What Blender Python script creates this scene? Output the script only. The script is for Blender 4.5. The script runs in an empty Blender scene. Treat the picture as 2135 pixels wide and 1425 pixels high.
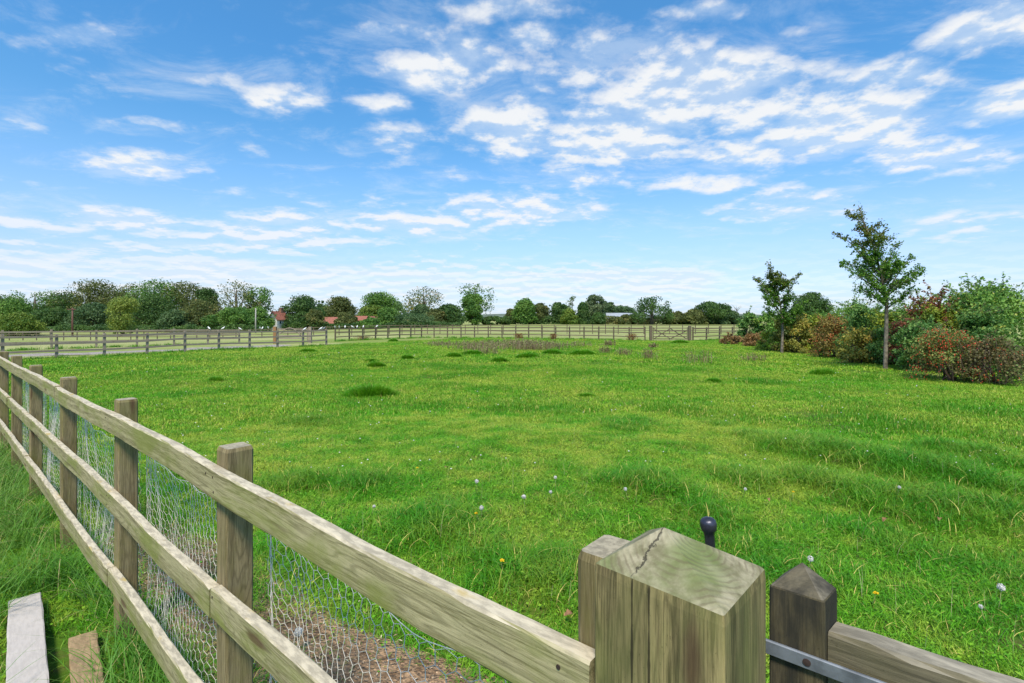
import bpy, math, random
import numpy as np
from mathutils import Vector

R = math.radians
scene = bpy.context.scene
COL = scene.collection

# ------------------------------------------------------------------ camera, sky, sun, exposure
F = 1060.0            # focal length in photograph pixels (2135 wide)
CU, HV, CZ = 1067.5, 665.0, 1.62     # principal column, horizon row, eye height
cam = bpy.data.cameras.new("camera")
cam.sensor_width = 36.0
cam.lens = 36.0 * F / 2135.0
cam.shift_y = -(712.5 - HV) / 2135.0
cam.clip_start = 0.05
cam.clip_end = 6000
cam_ob = bpy.data.objects.new("camera", cam)
COL.objects.link(cam_ob)
cam_ob.location = (0, 0, CZ)
cam_ob.rotation_euler = (R(90), 0, 0)
scene.camera = cam_ob

scene.view_settings.view_transform = 'Standard'
scene.view_settings.look = 'None'
scene.view_settings.gamma = 1.0
scene.view_settings.exposure = 0.80
scene.render.engine = 'CYCLES'
scene.cycles.max_bounces = 6
scene.cycles.diffuse_bounces = 3
scene.cycles.glossy_bounces = 2
scene.cycles.transmission_bounces = 4
scene.cycles.transparent_max_bounces = 6
scene.cycles.caustics_reflective = False
scene.cycles.caustics_refractive = False

SUN_AZ, SUN_EL = R(-170), R(57)       # azimuth from +Y towards +X
sl = bpy.data.lights.new("sun", 'SUN')
sl.energy = 3.0
sl.angle = R(11)
sl.color = (1.0, 0.91, 0.76)
so = bpy.data.objects.new("sun", sl)
COL.objects.link(so)
sdir = Vector((math.sin(SUN_AZ) * math.cos(SUN_EL), math.cos(SUN_AZ) * math.cos(SUN_EL), math.sin(SUN_EL)))
so.rotation_euler = sdir.to_track_quat('Z', 'Y').to_euler()
so.location = sdir * 50


class NT:
    """small helper to write node trees"""
    def __init__(self, tree):
        self.t = tree
        tree.nodes.clear()

    def n(self, typ, **kw):
        nd = self.t.nodes.new(typ)
        for k, v in kw.items():
            if k == 'ins':
                for i, val in v.items():
                    self.put(nd.inputs[i], val)
            else:
                setattr(nd, k, v)
        return nd

    def put(self, sock, val):
        if isinstance(val, bpy.types.NodeSocket):
            self.t.links.new(val, sock)
        else:
            sock.default_value = val

    def math(self, op, a, b=0.0, c=0.0, clamp=False):
        nd = self.n('ShaderNodeMath', operation=op, use_clamp=clamp)
        for i, v in enumerate((a, b, c)):
            self.put(nd.inputs[i], v)
        return nd.outputs[0]

    def vmath(self, op, a, b=(0, 0, 0), scale=None):
        nd = self.n('ShaderNodeVectorMath', operation=op)
        self.put(nd.inputs[0], a)
        self.put(nd.inputs[1], b)
        if scale is not None:
            self.put(nd.inputs['Scale'], scale)
        return nd.outputs['Value'] if op in ('LENGTH', 'DISTANCE', 'DOT_PRODUCT') else nd.outputs[0]

    def noise(self, vec, scale, detail=3.0, rough=0.5, dist=0.0, out='Fac'):
        nd = self.n('ShaderNodeTexNoise')
        self.put(nd.inputs['Vector'], vec)
        nd.inputs['Scale'].default_value = scale
        nd.inputs['Detail'].default_value = detail
        nd.inputs['Roughness'].default_value = rough
        nd.inputs['Distortion'].default_value = dist
        return nd.outputs[out]

    def smooth(self, val, lo, hi, to0=0.0, to1=1.0):
        nd = self.n('ShaderNodeMapRange', interpolation_type='SMOOTHSTEP')
        self.put(nd.inputs['Value'], val)
        for k, v in (('From Min', lo), ('From Max', hi), ('To Min', to0), ('To Max', to1)):
            self.put(nd.inputs[k], v)
        return nd.outputs['Result']

    def mix(self, fac, a, b, blend='MIX'):
        nd = self.n('ShaderNodeMix', data_type='RGBA', blend_type=blend)
        self.put(nd.inputs[0], fac)
        self.put(nd.inputs[6], a)
        self.put(nd.inputs[7], b)
        return nd.outputs[2]


def c4(c):
    return (c[0], c[1], c[2], 1.0)


# world: Nishita sky with a procedural layer of clouds laid on a plane overhead
world = bpy.data.worlds.new("World")
scene.world = world
world.use_nodes = True
w = NT(world.node_tree)
KZ = 0.13


def sky_p(u, v):
    """cloud-plane coordinates of a direction given in photograph pixels"""
    d = np.array([(u - CU) / F, 1.0, (HV - v) / F])
    d /= np.linalg.norm(d)
    return d[0] / (d[2] + KZ), d[1] / (d[2] + KZ)


skyt = w.n('ShaderNodeTexSky', sky_type='NISHITA', sun_disc=False)
skyt.sun_elevation = SUN_EL
skyt.sun_rotation = SUN_AZ
skyt.air_density = 1.0
skyt.dust_density = 0.6
skyt.ozone_density = 2.2
tc = w.n('ShaderNodeTexCoord')
sep = w.n('ShaderNodeSeparateXYZ', ins={0: tc.outputs['Generated']})
zc = w.math('ADD', w.math('MAXIMUM', sep.outputs[2], 0.0), KZ)
px = w.math('DIVIDE', sep.outputs[0], zc)
py = w.math('DIVIDE', sep.outputs[1], zc)
p = w.n('ShaderNodeCombineXYZ', ins={0: px, 1: py, 2: 0.0}).outputs[0]

# coverage: where the cloud sheet is thick (u, v, half width px, half height px, weight)
BL = [(930, 150, 180, 80, .36), (1300, 120, 200, 80, .36), (1110, 80, 90, 45, .28), (1430, 190, 290, 105, .44), (1250, 150, 120, 60, .36),
      (1300, 285, 260, 90, .40), (1060, 265, 140, 105, .36), (1760, 265, 250, 100, .42), (1850, 160, 190, 55, .30), (1560, 230, 150, 80, .36),
      (2080, 55, 160, 90, .40), (2110, 215, 130, 85, .42), (1960, 325, 260, 55, .36), (1550, 320, 140, 60, .30), (1700, 140, 70, 40, .26),
      (290, 345, 150, 45, .36), (250, 462, 150, 42, .44), (600, 205, 110, 45, .28), (800, 215, 90, 40, .28), (830, 285, 70, 60, .24),
      (830, 70, 130, 35, .28), (170, 78, 110, 32, .26), (30, 455, 100, 75, .36), (100, 530, 180, 48, .38),
      (1090, 440, 230, 45, .33), (850, 470, 280, 50, .28), (560, 500, 360, 55, .33), (250, 545, 420, 60, .36),
      (300, 600, 500, 60, .50), (850, 590, 700, 42, .50), (1330, 592, 330, 40, .50), (1680, 440, 230, 55, .26),
      (2000, 470, 230, 55, .28), (1450, 378, 160, 30, .28), (1220, 375, 130, 36, .28), (430, 165, 260, 60, .15), (1690, 62, 110, 34, .25),
      (1500, 25, 170, 32, .26), (260, 262, 150, 28, .20), (1060, 15, 200, 40, .20), (1420, 25, 70, 26, .24), (950, 360, 60, 20, .16), (40, 260, 60, 28, .2)]
cov = None
for (bu, bv, ru, rv, wt) in BL:
    cx, cy = sky_p(bu, bv)
    rx = abs(sky_p(bu + ru, bv)[0] - cx)
    ry = abs(sky_p(bu, min(bv + rv, 640))[1] - sky_p(bu, bv - rv)[1]) / 2
    dv = w.vmath('MULTIPLY', w.vmath('SUBTRACT', p, (cx, cy, 0)), (1 / rx, 1 / ry, 0))
    g = w.smooth(w.vmath('LENGTH', dv), 1.35, 0.15, 0.0, wt)
    cov = g if cov is None else w.math('MAXIMUM', cov, g)


def puff(vec):
    big = w.noise(vec, 1.3, 2.0, 0.5, 0.3)
    fine = w.noise(vec, 5.0, 9.0, 0.58, 0.05)
    return w.math('ADD', w.math('MULTIPLY', big, 0.34), w.math('MULTIPLY', fine, 0.66))


n0 = puff(p)
n1 = puff(w.vmath('SCALE', p, scale=0.965))
th0 = w.math('MULTIPLY_ADD', cov, 0.78, n0)
dens = w.smooth(th0, 0.55, 0.80)
edge = w.smooth(w.math('SUBTRACT', n0, n1), -0.05, 0.055)
wisp = w.noise(w.vmath('MULTIPLY', p, (1.0, 1.5, 1)), 2.6, 9.0, 0.68, 0.5)
wd = w.math('MULTIPLY', w.smooth(w.math('MULTIPLY_ADD', cov, 0.45, wisp), 0.48, 0.80), 0.42)
dens = w.math('MULTIPLY', dens, w.smooth(sep.outputs[2], 0.02, 0.20, 0.45, 1.0))
alpha = w.math('MAXIMUM', w.math('MULTIPLY', dens, w.math('MULTIPLY_ADD', edge, 0.40, 0.56)), wd)
az_ = w.math('DIVIDE', sep.outputs[0], w.math('MAXIMUM', sep.outputs[1], 0.05))
bn = w.noise(w.vmath('MULTIPLY', tc.outputs['Generated'], (5.0, 5.0, 34.0)), 1.0, 5, 0.6)
bz = w.math('MULTIPLY_ADD', w.math('SUBTRACT', bn, 0.5), 0.05, sep.outputs[2])
bank = w.math('MULTIPLY', w.math('MULTIPLY', w.smooth(bz, 0.108, 0.088), w.smooth(bz, 0.005, 0.05, 0.55, 1.0)), w.smooth(az_, 0.50, 0.36))
bank = w.math('MULTIPLY', bank, w.smooth(w.noise(w.vmath('MULTIPLY', tc.outputs['Generated'], (9.0, 9.0, 90.0)), 1.0, 4, 0.6), 0.3, 0.65, 0.50, 0.85))
alpha = w.math('MAXIMUM', alpha, bank)
horiz = w.smooth(sep.outputs[2], 0.17, 0.0, 0.0, 0.62)
alpha = w.math('MAXIMUM', alpha, horiz)
ccol = w.mix(edge, (4.7, 5.4, 6.2, 1), (5.9, 6.0, 6.1, 1))
hs = w.n('ShaderNodeHueSaturation', ins={'Saturation': 1.06, 'Value': 1.18, 'Color': skyt.outputs[0]})
grade = w.n('ShaderNodeValToRGB', ins={0: sep.outputs[2]})
stops = [(0.0, (.58, .68, .98)), (.10, (.72, .70, .84)), (.17, (.86, .82, .90)), (.25, (.74, .86, .88)), (.33, (.57, .84, .89)), (.45, (.51, .86, .95)), (.60, (.58, .95, 1.0))]
el = grade.color_ramp.elements
while len(el) < len(stops):
    el.new(0.5)
for e_, (pos_, c_) in zip(el, stops):
    e_.position = pos_
    e_.color = (c_[0] * .98, c_[1] * 1.15, c_[2] * 1.25, 1)
skyc = w.mix(1.0, hs.outputs[0], grade.outputs[0], 'MULTIPLY')
final = w.mix(alpha, skyc, ccol)
bg = w.n('ShaderNodeBackground', ins={'Color': final, 'Strength': 0.09})
w.t.links.new(bg.outputs[0], w.n('ShaderNodeOutputWorld').inputs[0])

# ------------------------------------------------------------------ noise, terrain
rng = np.random.default_rng(7)


def _h(ix, iy, seed):
    v = np.sin(ix * 127.1 + iy * 311.7 + seed * 74.7) * 43758.5453
    return v - np.floor(v)


def vnoise(x, y, seed=0):
    x = np.asarray(x, float); y = np.asarray(y, float)
    ix, iy = np.floor(x), np.floor(y)
    fx, fy = x - ix, y - iy
    fx = fx * fx * (3 - 2 * fx); fy = fy * fy * (3 - 2 * fy)
    a, b = _h(ix, iy, seed), _h(ix + 1, iy, seed)
    c, d = _h(ix, iy + 1, seed), _h(ix + 1, iy + 1, seed)
    return (a + (b - a) * fx) * (1 - fy) + (c + (d - c) * fx) * fy


def sm(a, b, x):
    t = np.clip((np.asarray(x, float) - a) / (b - a), 0, 1)
    return t * t * (3 - 2 * t)


BUMPS = []


def terrain(x, y):
    x = np.asarray(x, float); y = np.asarray(y, float)
    r = np.hypot(x, y)
    z = -0.25 * sm(3, 16, r)
    z = z - 0.75 * sm(-12, -42, x) * sm(34, 62, y)
    amp = 1 - sm(30, 60, r)
    z = z + amp * (0.10 * (vnoise(x / 2.6, y / 2.6, 1) - .5) * sm(2.5, 6, r) + 0.05 * (vnoise(x / .8, y / .8, 2) - .5))
    for (bx_, by_, br_, bh_) in BUMPS:
        z = z + bh_ * np.exp(-((x - bx_) ** 2 + (y - by_) ** 2) / (br_ * br_))
    return z


def gz(x, y):
    return float(terrain(x, y))


def ground(u, v):
    """point of the ground seen at a photograph pixel"""
    z = -0.1
    for _ in range(12):
        Y = F * (CZ - z) / (v - HV)
        X = (u - CU) / F * Y
        z = gz(X, Y)
    return X, Y, z


def at(u, v, Y):
    return ((u - CU) / F * Y, Y, CZ - (v - HV) / F * Y)


# where the turf is lush: tussocks (photograph pixels put on the ground, radius in metres)
LUSHP = [(1590, 915, .30), (1640, 935, .40), (1700, 925, .35), (1745, 955, .42), (1800, 960, .36), (1840, 985, .40), (1900, 985, .36), (1950, 1005, .40),
         (2010, 1020, .40), (2070, 1030, .36), (1770, 868, .34), (1730, 872, .28), (1810, 850, .30), (1870, 890, .36), (1910, 885, .26), (1790, 900, .3),
         (1700, 1010, .28), (1760, 1035, .32), (1830, 1050, .30), (1900, 1075, .34), (1960, 1060, .30), (1330, 1010, .35), (1400, 1030, .25),
         (1150, 1190, .24), (1070, 1205, .22), (620, 1010, .3), (1980, 945, .40), (2040, 960, .4),
         (1060, 850, .45), (1170, 858, .35), (760, 1015, .25), (1220, 1230, .2), (2080, 1085, .4), (1560, 1005, .3), (900, 1095, .3), (1010, 1150, .2),
         (930, 805, .35), (650, 880, .35), (1400, 860, .22), (1600, 800, .35), (2010, 860, .4), (1480, 1080, .22)]
LP = [(ground(u, v)[:2], rad) for u, v, rad in LUSHP]
BUMPS += [(q[0], q[1], rad * 1.0, (.02 + .10 * rad) * (1.0 if q[0] > 1.2 else .5)) for q, rad in LP]


# ------------------------------------------------------------------ mesh helpers
def tag(o, label=None, cat=None, group=None, kind=None):
    if label: o['label'] = label
    if cat: o['category'] = cat
    if group: o['group'] = group
    if kind: o['kind'] = kind
    return o


def empty(name, loc, rz=0.0):
    o = bpy.data.objects.new(name, None)
    o.empty_display_size = 0.2
    COL.objects.link(o)
    o.location = loc
    o.rotation_euler = (0, 0, rz)
    return o


def mesh_np(name, V, quads=None, tris=None, mats=(), parent=None, tint=None, gr=None, smooth=False, link=True, mi=None):
    V = np.asarray(V, np.float32).reshape(-1, 3)
    me = bpy.data.meshes.new(name)
    q = np.zeros((0, 4), np.int32) if quads is None or len(quads) == 0 else np.asarray(quads, np.int32)
    t = np.zeros((0, 3), np.int32) if tris is None or len(tris) == 0 else np.asarray(tris, np.int32)
    me.vertices.add(len(V))
    me.vertices.foreach_set('co', V.ravel())
    loops = np.concatenate([q.ravel(), t.ravel()])
    me.loops.add(len(loops))
    me.loops.foreach_set('vertex_index', loops)
    tot = np.concatenate([np.full(len(q), 4), np.full(len(t), 3)]).astype(np.int32)
    start = np.concatenate([[0], np.cumsum(tot)[:-1]]).astype(np.int32)
    me.polygons.add(len(tot))
    me.polygons.foreach_set('loop_start', start)
    try:
        me.polygons.foreach_set('loop_total', tot)
    except Exception:
        pass
    if mi is not None:
        me.polygons.foreach_set('material_index', np.asarray(mi, np.int32))
    me.update(calc_edges=True)
    me.polygons.foreach_set('use_smooth', np.full(len(tot), smooth))
    if tint is not None:
        a = me.attributes.new('tint', 'FLOAT', 'POINT')
        a.data.foreach_set('value', np.asarray(tint, np.float32))
    if gr is not None:
        a = me.attributes.new('gr', 'FLOAT_VECTOR', 'POINT')
        a.data.foreach_set('vector', np.asarray(gr, np.float32).ravel())
    for m in (mats if isinstance(mats, (list, tuple)) else [mats]):
        me.materials.append(m)
    o = bpy.data.objects.new(name, me)
    if link:
        COL.objects.link(o)
    if parent is not None:
        o.parent = parent
    return o


class MB:
    """collects simple shapes; build() makes one mesh"""
    def __init__(self):
        self.V, self.Q, self.T, self.G, self.MI_Q, self.MI_T = [], [], [], [], [], []
        self.n = 0

    def add(self, V, Q=(), T=(), G=None, mi=0):
        V = np.asarray(V, float).reshape(-1, 3)
        self.V.append(V)
        self.G.append(np.asarray(G, float).reshape(-1, 3) if G is not None else V.copy())
        for f in Q:
            self.Q.append([i + self.n for i in f]); self.MI_Q.append(mi)
        for f in T:
            self.T.append([i + self.n for i in f]); self.MI_T.append(mi)
        self.n += len(V)

    def sweep(self, prof, path, side, up, goff=None, mi=0, jit=0.0, r=None):
        """sweep a closed profile [(a,b)..] along path points; side/up are 3-vectors; caps as fans"""
        r = r or rng
        path = np.asarray(path, float); side = np.asarray(side, float); up = np.asarray(up, float)
        k, m = len(prof), len(path)
        L = np.concatenate([[0], np.cumsum(np.linalg.norm(np.diff(path, axis=0), axis=1))])
        V, G = [], []
        go = goff if goff is not None else r.uniform(0, 50, 3)
        for i in range(m):
            for (a, b) in prof:
                da, db = (r.normal(0, jit, 2) if jit else (0, 0))
                V.append(path[i] + side * (a + da) + up * (b + db))
                G.append((L[i] + go[0], a + go[1], b + go[2]))
        Q = []
        for i in range(m - 1):
            for j in range(k):
                j2 = (j + 1) % k
                Q.append((i * k + j, i * k + j2, (i + 1) * k + j2, (i + 1) * k + j))
        T = []
        c0, c1 = len(V), len(V) + 1
        V += [np.mean(V[:k], axis=0), np.mean(V[(m - 1) * k:m * k], axis=0)]
        G += [(go[0], go[1], go[2]), (L[-1] + go[0], go[1], go[2])]
        for j in range(k):
            j2 = (j + 1) % k
            T.append((c0, j2, j)); T.append((c1, (m - 1) * k + j, (m - 1) * k + j2))
        self.add(V, Q, T, G, mi)

    def bar(self, a, b, wd, ht, ch=0.0, seg=1, jit=0.0, mi=0, bend=None, goff=None):
        """rectangular bar of width wd (horizontal) and height ht between a and b"""
        a, b = np.asarray(a, float), np.asarray(b, float)
        d = (b - a) / np.linalg.norm(b - a)
        if abs(d[2]) > 0.95:
            sd = np.array([1.0, 0, 0]) if bend is None else np.asarray(bend, float)
        else:
            sd = np.cross(d, (0, 0, 1.0)); sd /= np.linalg.norm(sd)
        up = np.cross(sd, d)
        self.sweep(rect(wd, ht, ch), [a + (b - a) * t for t in np.linspace(0, 1, seg + 1)], sd, up, jit=jit, mi=mi, goff=goff)

    def tube(self, pts, radii, k=6, mi=0):
        pts = np.asarray(pts, float)
        m = len(pts)
        V = []
        for i in range(m):
            d = pts[min(i + 1, m - 1)] - pts[max(i - 1, 0)]
            d = d / (np.linalg.norm(d) + 1e-9)
            ref = np.array([0, 0, 1.0]) if abs(d[2]) < .9 else np.array([1.0, 0, 0])
            s = np.cross(d, ref); s /= np.linalg.norm(s)
            u2 = np.cross(s, d)
            for j in range(k):
                an = 2 * math.pi * j / k
                V.append(pts[i] + radii[i] * (s * math.cos(an) + u2 * math.sin(an)))
        Q = [(i * k + j, i * k + (j + 1) % k, (i + 1) * k + (j + 1) % k, (i + 1) * k + j) for i in range(m - 1) for j in range(k)]
        V.append(pts[-1]); V.append(pts[0])
        T = [(len(V) - 2, (m - 1) * k + j, (m - 1) * k + (j + 1) % k) for j in range(k)]
        T += [(len(V) - 1, (j + 1) % k, j) for j in range(k)]
        self.add(V, Q, T, mi=mi)

    def lathe(self, prof, c, k=16, mi=0):
        """prof: [(r,z)..] bottom to top around vertical axis at c"""
        V = []
        for (r_, z_) in prof:
            for j in range(k):
                an = 2 * math.pi * j / k
                V.append((c[0] + r_ * math.cos(an), c[1] + r_ * math.sin(an), c[2] + z_))
        m = len(prof)
        Q = [(i * k + j, i * k + (j + 1) % k, (i + 1) * k + (j + 1) % k, (i + 1) * k + j) for i in range(m - 1) for j in range(k)]
        self.add(V, Q, mi=mi)

    def build(self, name, mats, parent=None, smooth=False, tint=None):
        V = np.concatenate(self.V); G = np.concatenate(self.G)
        return mesh_np(name, V, self.Q, self.T, mats, parent, gr=G, smooth=smooth, mi=self.MI_Q + self.MI_T, tint=tint)


def rect(wd, ht, ch=0.0):
    a, b = wd / 2, ht / 2
    if ch <= 0:
        return [(-a, -b), (a, -b), (a, b), (-a, b)]
    return [(-a + ch, -b), (a - ch, -b), (a, -b + ch), (a, b - ch), (a - ch, b), (-a + ch, b), (-a, b - ch), (-a, -b + ch)]


# ------------------------------------------------------------------ materials
def new_mat(name):
    m = bpy.data.materials.new(name)
    m.use_nodes = True
    return m, NT(m.node_tree)


def out(nt, shader):
    nt.t.links.new(shader, nt.n('ShaderNodeOutputMaterial').inputs['Surface'])


def simple_mat(name, col, rough=0.7, metal=0.0, var=0.25, scale=8.0, bump=0.0):
    m, t = new_mat(name)
    co = t.n('ShaderNodeTexCoord').outputs['Object']
    nz = t.noise(co, scale, 5, 0.6)
    lo = tuple(c * (1 - var) for c in col); hi = tuple(min(1, c * (1 + var)) for c in col)
    colr = t.mix(t.smooth(nz, .3, .7), c4(lo), c4(hi))
    b = t.n('ShaderNodeBsdfPrincipled', ins={'Base Color': colr, 'Roughness': rough, 'Metallic': metal})
    if bump:
        bp = t.n('ShaderNodeBump', ins={'Strength': bump, 'Distance': 0.01, 'Height': nz})
        t.t.links.new(bp.outputs[0], b.inputs['Normal'])
    out(t, b.outputs[0])
    return m


def wood_mat(name, dark, light, algae, top, alg_amt=0.6, vertical=False, black=0.0, lichen=0.0, bump=0.35, topvar=0.62, crack=()):
    m, t = new_mat(name)
    g = t.n('ShaderNodeAttribute', attribute_name='gr').outputs['Vector']
    geo = t.n('ShaderNodeNewGeometry')
    fine = t.noise(t.vmath('MULTIPLY', g, (16, 300, 300)), 1.0, 6, 0.65, 0.1)
    band = t.noise(t.vmath('MULTIPLY', g, (1.3, 42, 42)), 1.0, 3, 0.5, 0.5)
    fac = t.math('ADD', t.math('MULTIPLY', fine, 0.55), t.math('MULTIPLY', band, 0.45))
    col = t.mix(t.smooth(fac, 0.33, 0.62), c4(dark), c4(light))
    # thin dark growth lines and surface specks
    gl = t.math('FRACT', t.math('MULTIPLY', t.noise(t.vmath('MULTIPLY', g, (0.9, 15, 15)), 1.0, 2, 0.4, 0.3), 26.0))
    col = t.mix(t.math('MULTIPLY', t.smooth(t.math('ABSOLUTE', t.math('SUBTRACT', gl, 0.5)), 0.22, 0.02), 0.42), col, c4(tuple(c * 0.6 for c in dark)))
    spk = t.noise(t.vmath('MULTIPLY', g, (120, 260, 260)), 1.0, 3, 0.7)
    col = t.mix(t.smooth(spk, 0.62, 0.74, 0.0, 0.6), col, c4(tuple(c * 0.45 for c in dark)))
    # algae film
    al = t.noise(t.vmath('MULTIPLY', g, (3.0, 9, 9)), 1.0, 5, 0.6, 0.4)
    col = t.mix(t.math('MULTIPLY', t.smooth(al, 0.40, 0.66), alg_amt), col, c4(algae))
    # brown stains along the grain
    st = t.noise(t.vmath('MULTIPLY', g, (2.2, 30, 30)), 1.3, 3, 0.5, 0.2)
    col = t.mix(t.math('MULTIPLY', t.smooth(st, 0.58, 0.75), 0.55), col, (0.085, 0.055, 0.03, 1))
    # knots
    vo = t.n('ShaderNodeTexVoronoi', ins={'Vector': t.vmath('MULTIPLY', g, (2.1, 9, 9)), 'Scale': 1.0})
    kn = t.smooth(vo.outputs['Distance'], 0.17, 0.07)
    col = t.mix(t.math('MULTIPLY', kn, 0.75), col, (0.10, 0.05, 0.028, 1))
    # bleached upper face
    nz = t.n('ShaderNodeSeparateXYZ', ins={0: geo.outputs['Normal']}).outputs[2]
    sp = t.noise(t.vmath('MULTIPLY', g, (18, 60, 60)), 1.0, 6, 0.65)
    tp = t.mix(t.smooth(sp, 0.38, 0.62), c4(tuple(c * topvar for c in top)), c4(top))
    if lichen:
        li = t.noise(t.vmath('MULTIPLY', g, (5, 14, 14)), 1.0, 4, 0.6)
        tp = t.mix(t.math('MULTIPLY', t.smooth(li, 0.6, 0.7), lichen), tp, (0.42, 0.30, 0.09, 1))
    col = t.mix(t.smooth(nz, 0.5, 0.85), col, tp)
    if black:
        bl = t.noise(t.vmath('MULTIPLY', g, (4, 16, 16)), 1.0, 6, 0.65)
        col = t.mix(t.math('MULTIPLY', t.smooth(bl, 0.38, 0.6), black), col, (0.025, 0.024, 0.02, 1))
    for (cx, cy) in crack:
        oc = t.n('ShaderNodeTexCoord').outputs['Object']
        wig = t.math('MULTIPLY', t.math('SUBTRACT', t.noise(t.vmath('MULTIPLY', oc, (1, 1, 12)), 1.0, 3, 0.6), 0.5), 0.008)
        dd = t.vmath('DISTANCE', t.vmath('MULTIPLY', oc, (1, 1, 0)), (cx, cy, 0))
        col = t.mix(t.smooth(t.math('ADD', dd, wig), 0.0020, 0.0006, 0.0, 0.85), col, (0.02, 0.016, 0.01, 1))
    b = t.n('ShaderNodeBsdfPrincipled', ins={'Base Color': col, 'Roughness': 0.85})
    b.inputs['Specular IOR Level'].default_value = 0.2
    bp = t.n('ShaderNodeBump', ins={'Strength': bump, 'Distance': 0.004, 'Height': t.math('ADD', fac, t.math('MULTIPLY', sp, 0.4))})
    t.t.links.new(bp.outputs[0], b.inputs['Normal'])
    out(t, b.outputs[0])
    return m


def leaf_mat(name, a, b_, c=None, cth=0.8, trans=0.28):
    """foliage: leaves tinted between two greens, some of a third colour"""
    m, t = new_mat(name)
    at_ = t.n('ShaderNodeAttribute', attribute_name='tint').outputs['Fac']
    col = t.mix(t.smooth(at_, 0.1, 0.9), c4(a), c4(b_))
    if c is not None:
        col = t.mix(t.smooth(at_, cth, cth + 0.08), col, c4(c))
    d = t.n('ShaderNodeBsdfPrincipled', ins={'Base Color': col, 'Roughness': 0.55})
    d.inputs['Specular IOR Level'].default_value = 0.25
    tr = t.n('ShaderNodeBsdfTranslucent', ins={'Color': t.mix(0.5, col, c4((min(1, b_[0] * 1.6), min(1, b_[1] * 1.6), b_[2])))})
    mx = t.n('ShaderNodeMixShader', ins={0: trans, 1: d.outputs[0], 2: tr.outputs[0]})
    out(t, mx.outputs[0])
    return m


def grass_mat(name, deep, fresh, pale, straw, lush_col, trans=0.22):
    m, t = new_mat(name)
    tn = t.n('ShaderNodeAttribute', attribute_name='tint').outputs['Fac']
    lush = t.n('ShaderNodeAttribute', attribute_name='lush', attribute_type='INSTANCER').outputs['Fac']
    pos = t.n('ShaderNodeNewGeometry').outputs['Position']
    pos = t.vmath('MULTIPLY', pos, (1, 1, 0))
    n1 = t.noise(pos, 0.45, 4, 0.55)
    n2 = t.noise(pos, 2.6, 3, 0.6)
    n3 = t.noise(pos, 0.12, 2, 0.5)
    k = t.math('ADD', t.math('MULTIPLY', n1, 0.38), t.math('ADD', t.math('MULTIPLY', n2, 0.44), t.math('MULTIPLY', n3, 0.18)))
    col = t.mix(t.smooth(k, 0.40, 0.60), c4(fresh), c4(pale))
    col = t.mix(t.smooth(tn, 0.65, 0.0, 0.0, 0.8), col, c4(deep))
    col = t.mix(t.math('MULTIPLY', lush, 0.85), col, t.mix(tn, c4(lush_col), c4(deep)))
    col = t.mix(t.smooth(tn, 0.955, 0.97), col, c4(straw))
    d = t.n('ShaderNodeBsdfPrincipled', ins={'Base Color': col, 'Roughness': 0.5})
    d.inputs['Specular IOR Level'].default_value = 0.25
    tr = t.n('ShaderNodeBsdfTranslucent', ins={'Color': t.mix(0.35, col, (0.25, 0.5, 0.01, 1))})
    mx = t.n('ShaderNodeMixShader', ins={0: trans, 1: d.outputs[0], 2: tr.outputs[0]})
    out(t, mx.outputs[0])
    return m


M_RAIL = wood_mat('weathered_rail', (0.165, 0.142, 0.062), (0.425, 0.365, 0.205), (0.195, 0.215, 0.045), (0.56, 0.48, 0.345), 0.75, lichen=0.8)
M_POST = wood_mat('weathered_post', (0.125, 0.094, 0.046), (0.305, 0.238, 0.125), (0.185, 0.175, 0.042), (0.37, 0.32, 0.225), 0.5)
M_GATEP = wood_mat('gate_post_side', (0.085, 0.066, 0.026), (0.375, 0.290, 0.130), (0.150, 0.165, 0.045), (0.34, 0.30, 0.2), 0.65, black=0.3, crack=((-.071, -.033), (-.054, -.050)))
M_GATE = wood_mat('gate_wood', (0.075, 0.062, 0.040), (0.29, 0.24, 0.15), (0.14, 0.135, 0.05), (0.42, 0.365, 0.27), 0.45, black=0.38)
M_STILE = wood_mat('gate_stile', (0.035, 0.028, 0.017), (0.14, 0.112, 0.064), (0.06, 0.054, 0.024), (0.22, 0.19, 0.14), 0.4, black=0.85)
M_FAR = wood_mat('grey_fence_wood', (0.20, 0.16, 0.12), (0.37, 0.30, 0.225), (0.19, 0.17, 0.10), (0.42, 0.36, 0.28), 0.2, bump=0.1)
M_FAR2 = wood_mat('brown_fence_wood', (0.085, 0.068, 0.045), (0.19, 0.15, 0.10), (0.11, 0.10, 0.05), (0.27, 0.22, 0.165), 0.25, bump=0.1)
M_BROWNP = wood_mat('orange_brown_post', (0.20, 0.10, 0.045), (0.36, 0.20, 0.09), (0.2, 0.13, 0.06), (0.4, 0.26, 0.14), 0.2, bump=0.1)
M_WHITEB = wood_mat('white_painted_board', (0.40, 0.355, 0.34), (0.60, 0.55, 0.52), (0.30, 0.26, 0.19), (0.47, 0.42, 0.385), 0.4, bump=0.2, topvar=0.88)
M_BAREB = wood_mat('bare_board', (0.30, 0.19, 0.09), (0.50, 0.34, 0.18), (0.3, 0.24, 0.1), (0.36, 0.25, 0.14), 0.2, bump=0.2, topvar=0.7)
M_WIRE = simple_mat('galvanised_wire', (0.62, 0.58, 0.52), 0.7, 0.0, 0.15, 60)
M_STEEL = simple_mat('galvanised_strap', (0.17, 0.185, 0.21), 0.65, 0.4, 0.3, 26, 0.1)
M_IRON = simple_mat('dark_iron', (0.055, 0.055, 0.075), 0.38, 0.6, 0.25, 50, 0.15)
M_HOLE = simple_mat('rusty_bolt', (0.05, 0.03, 0.025), 0.8, 0.2)
M_BARK = simple_mat('bark', (0.09, 0.075, 0.055), 0.9, 0, 0.4, 6, 0.4)
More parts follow.
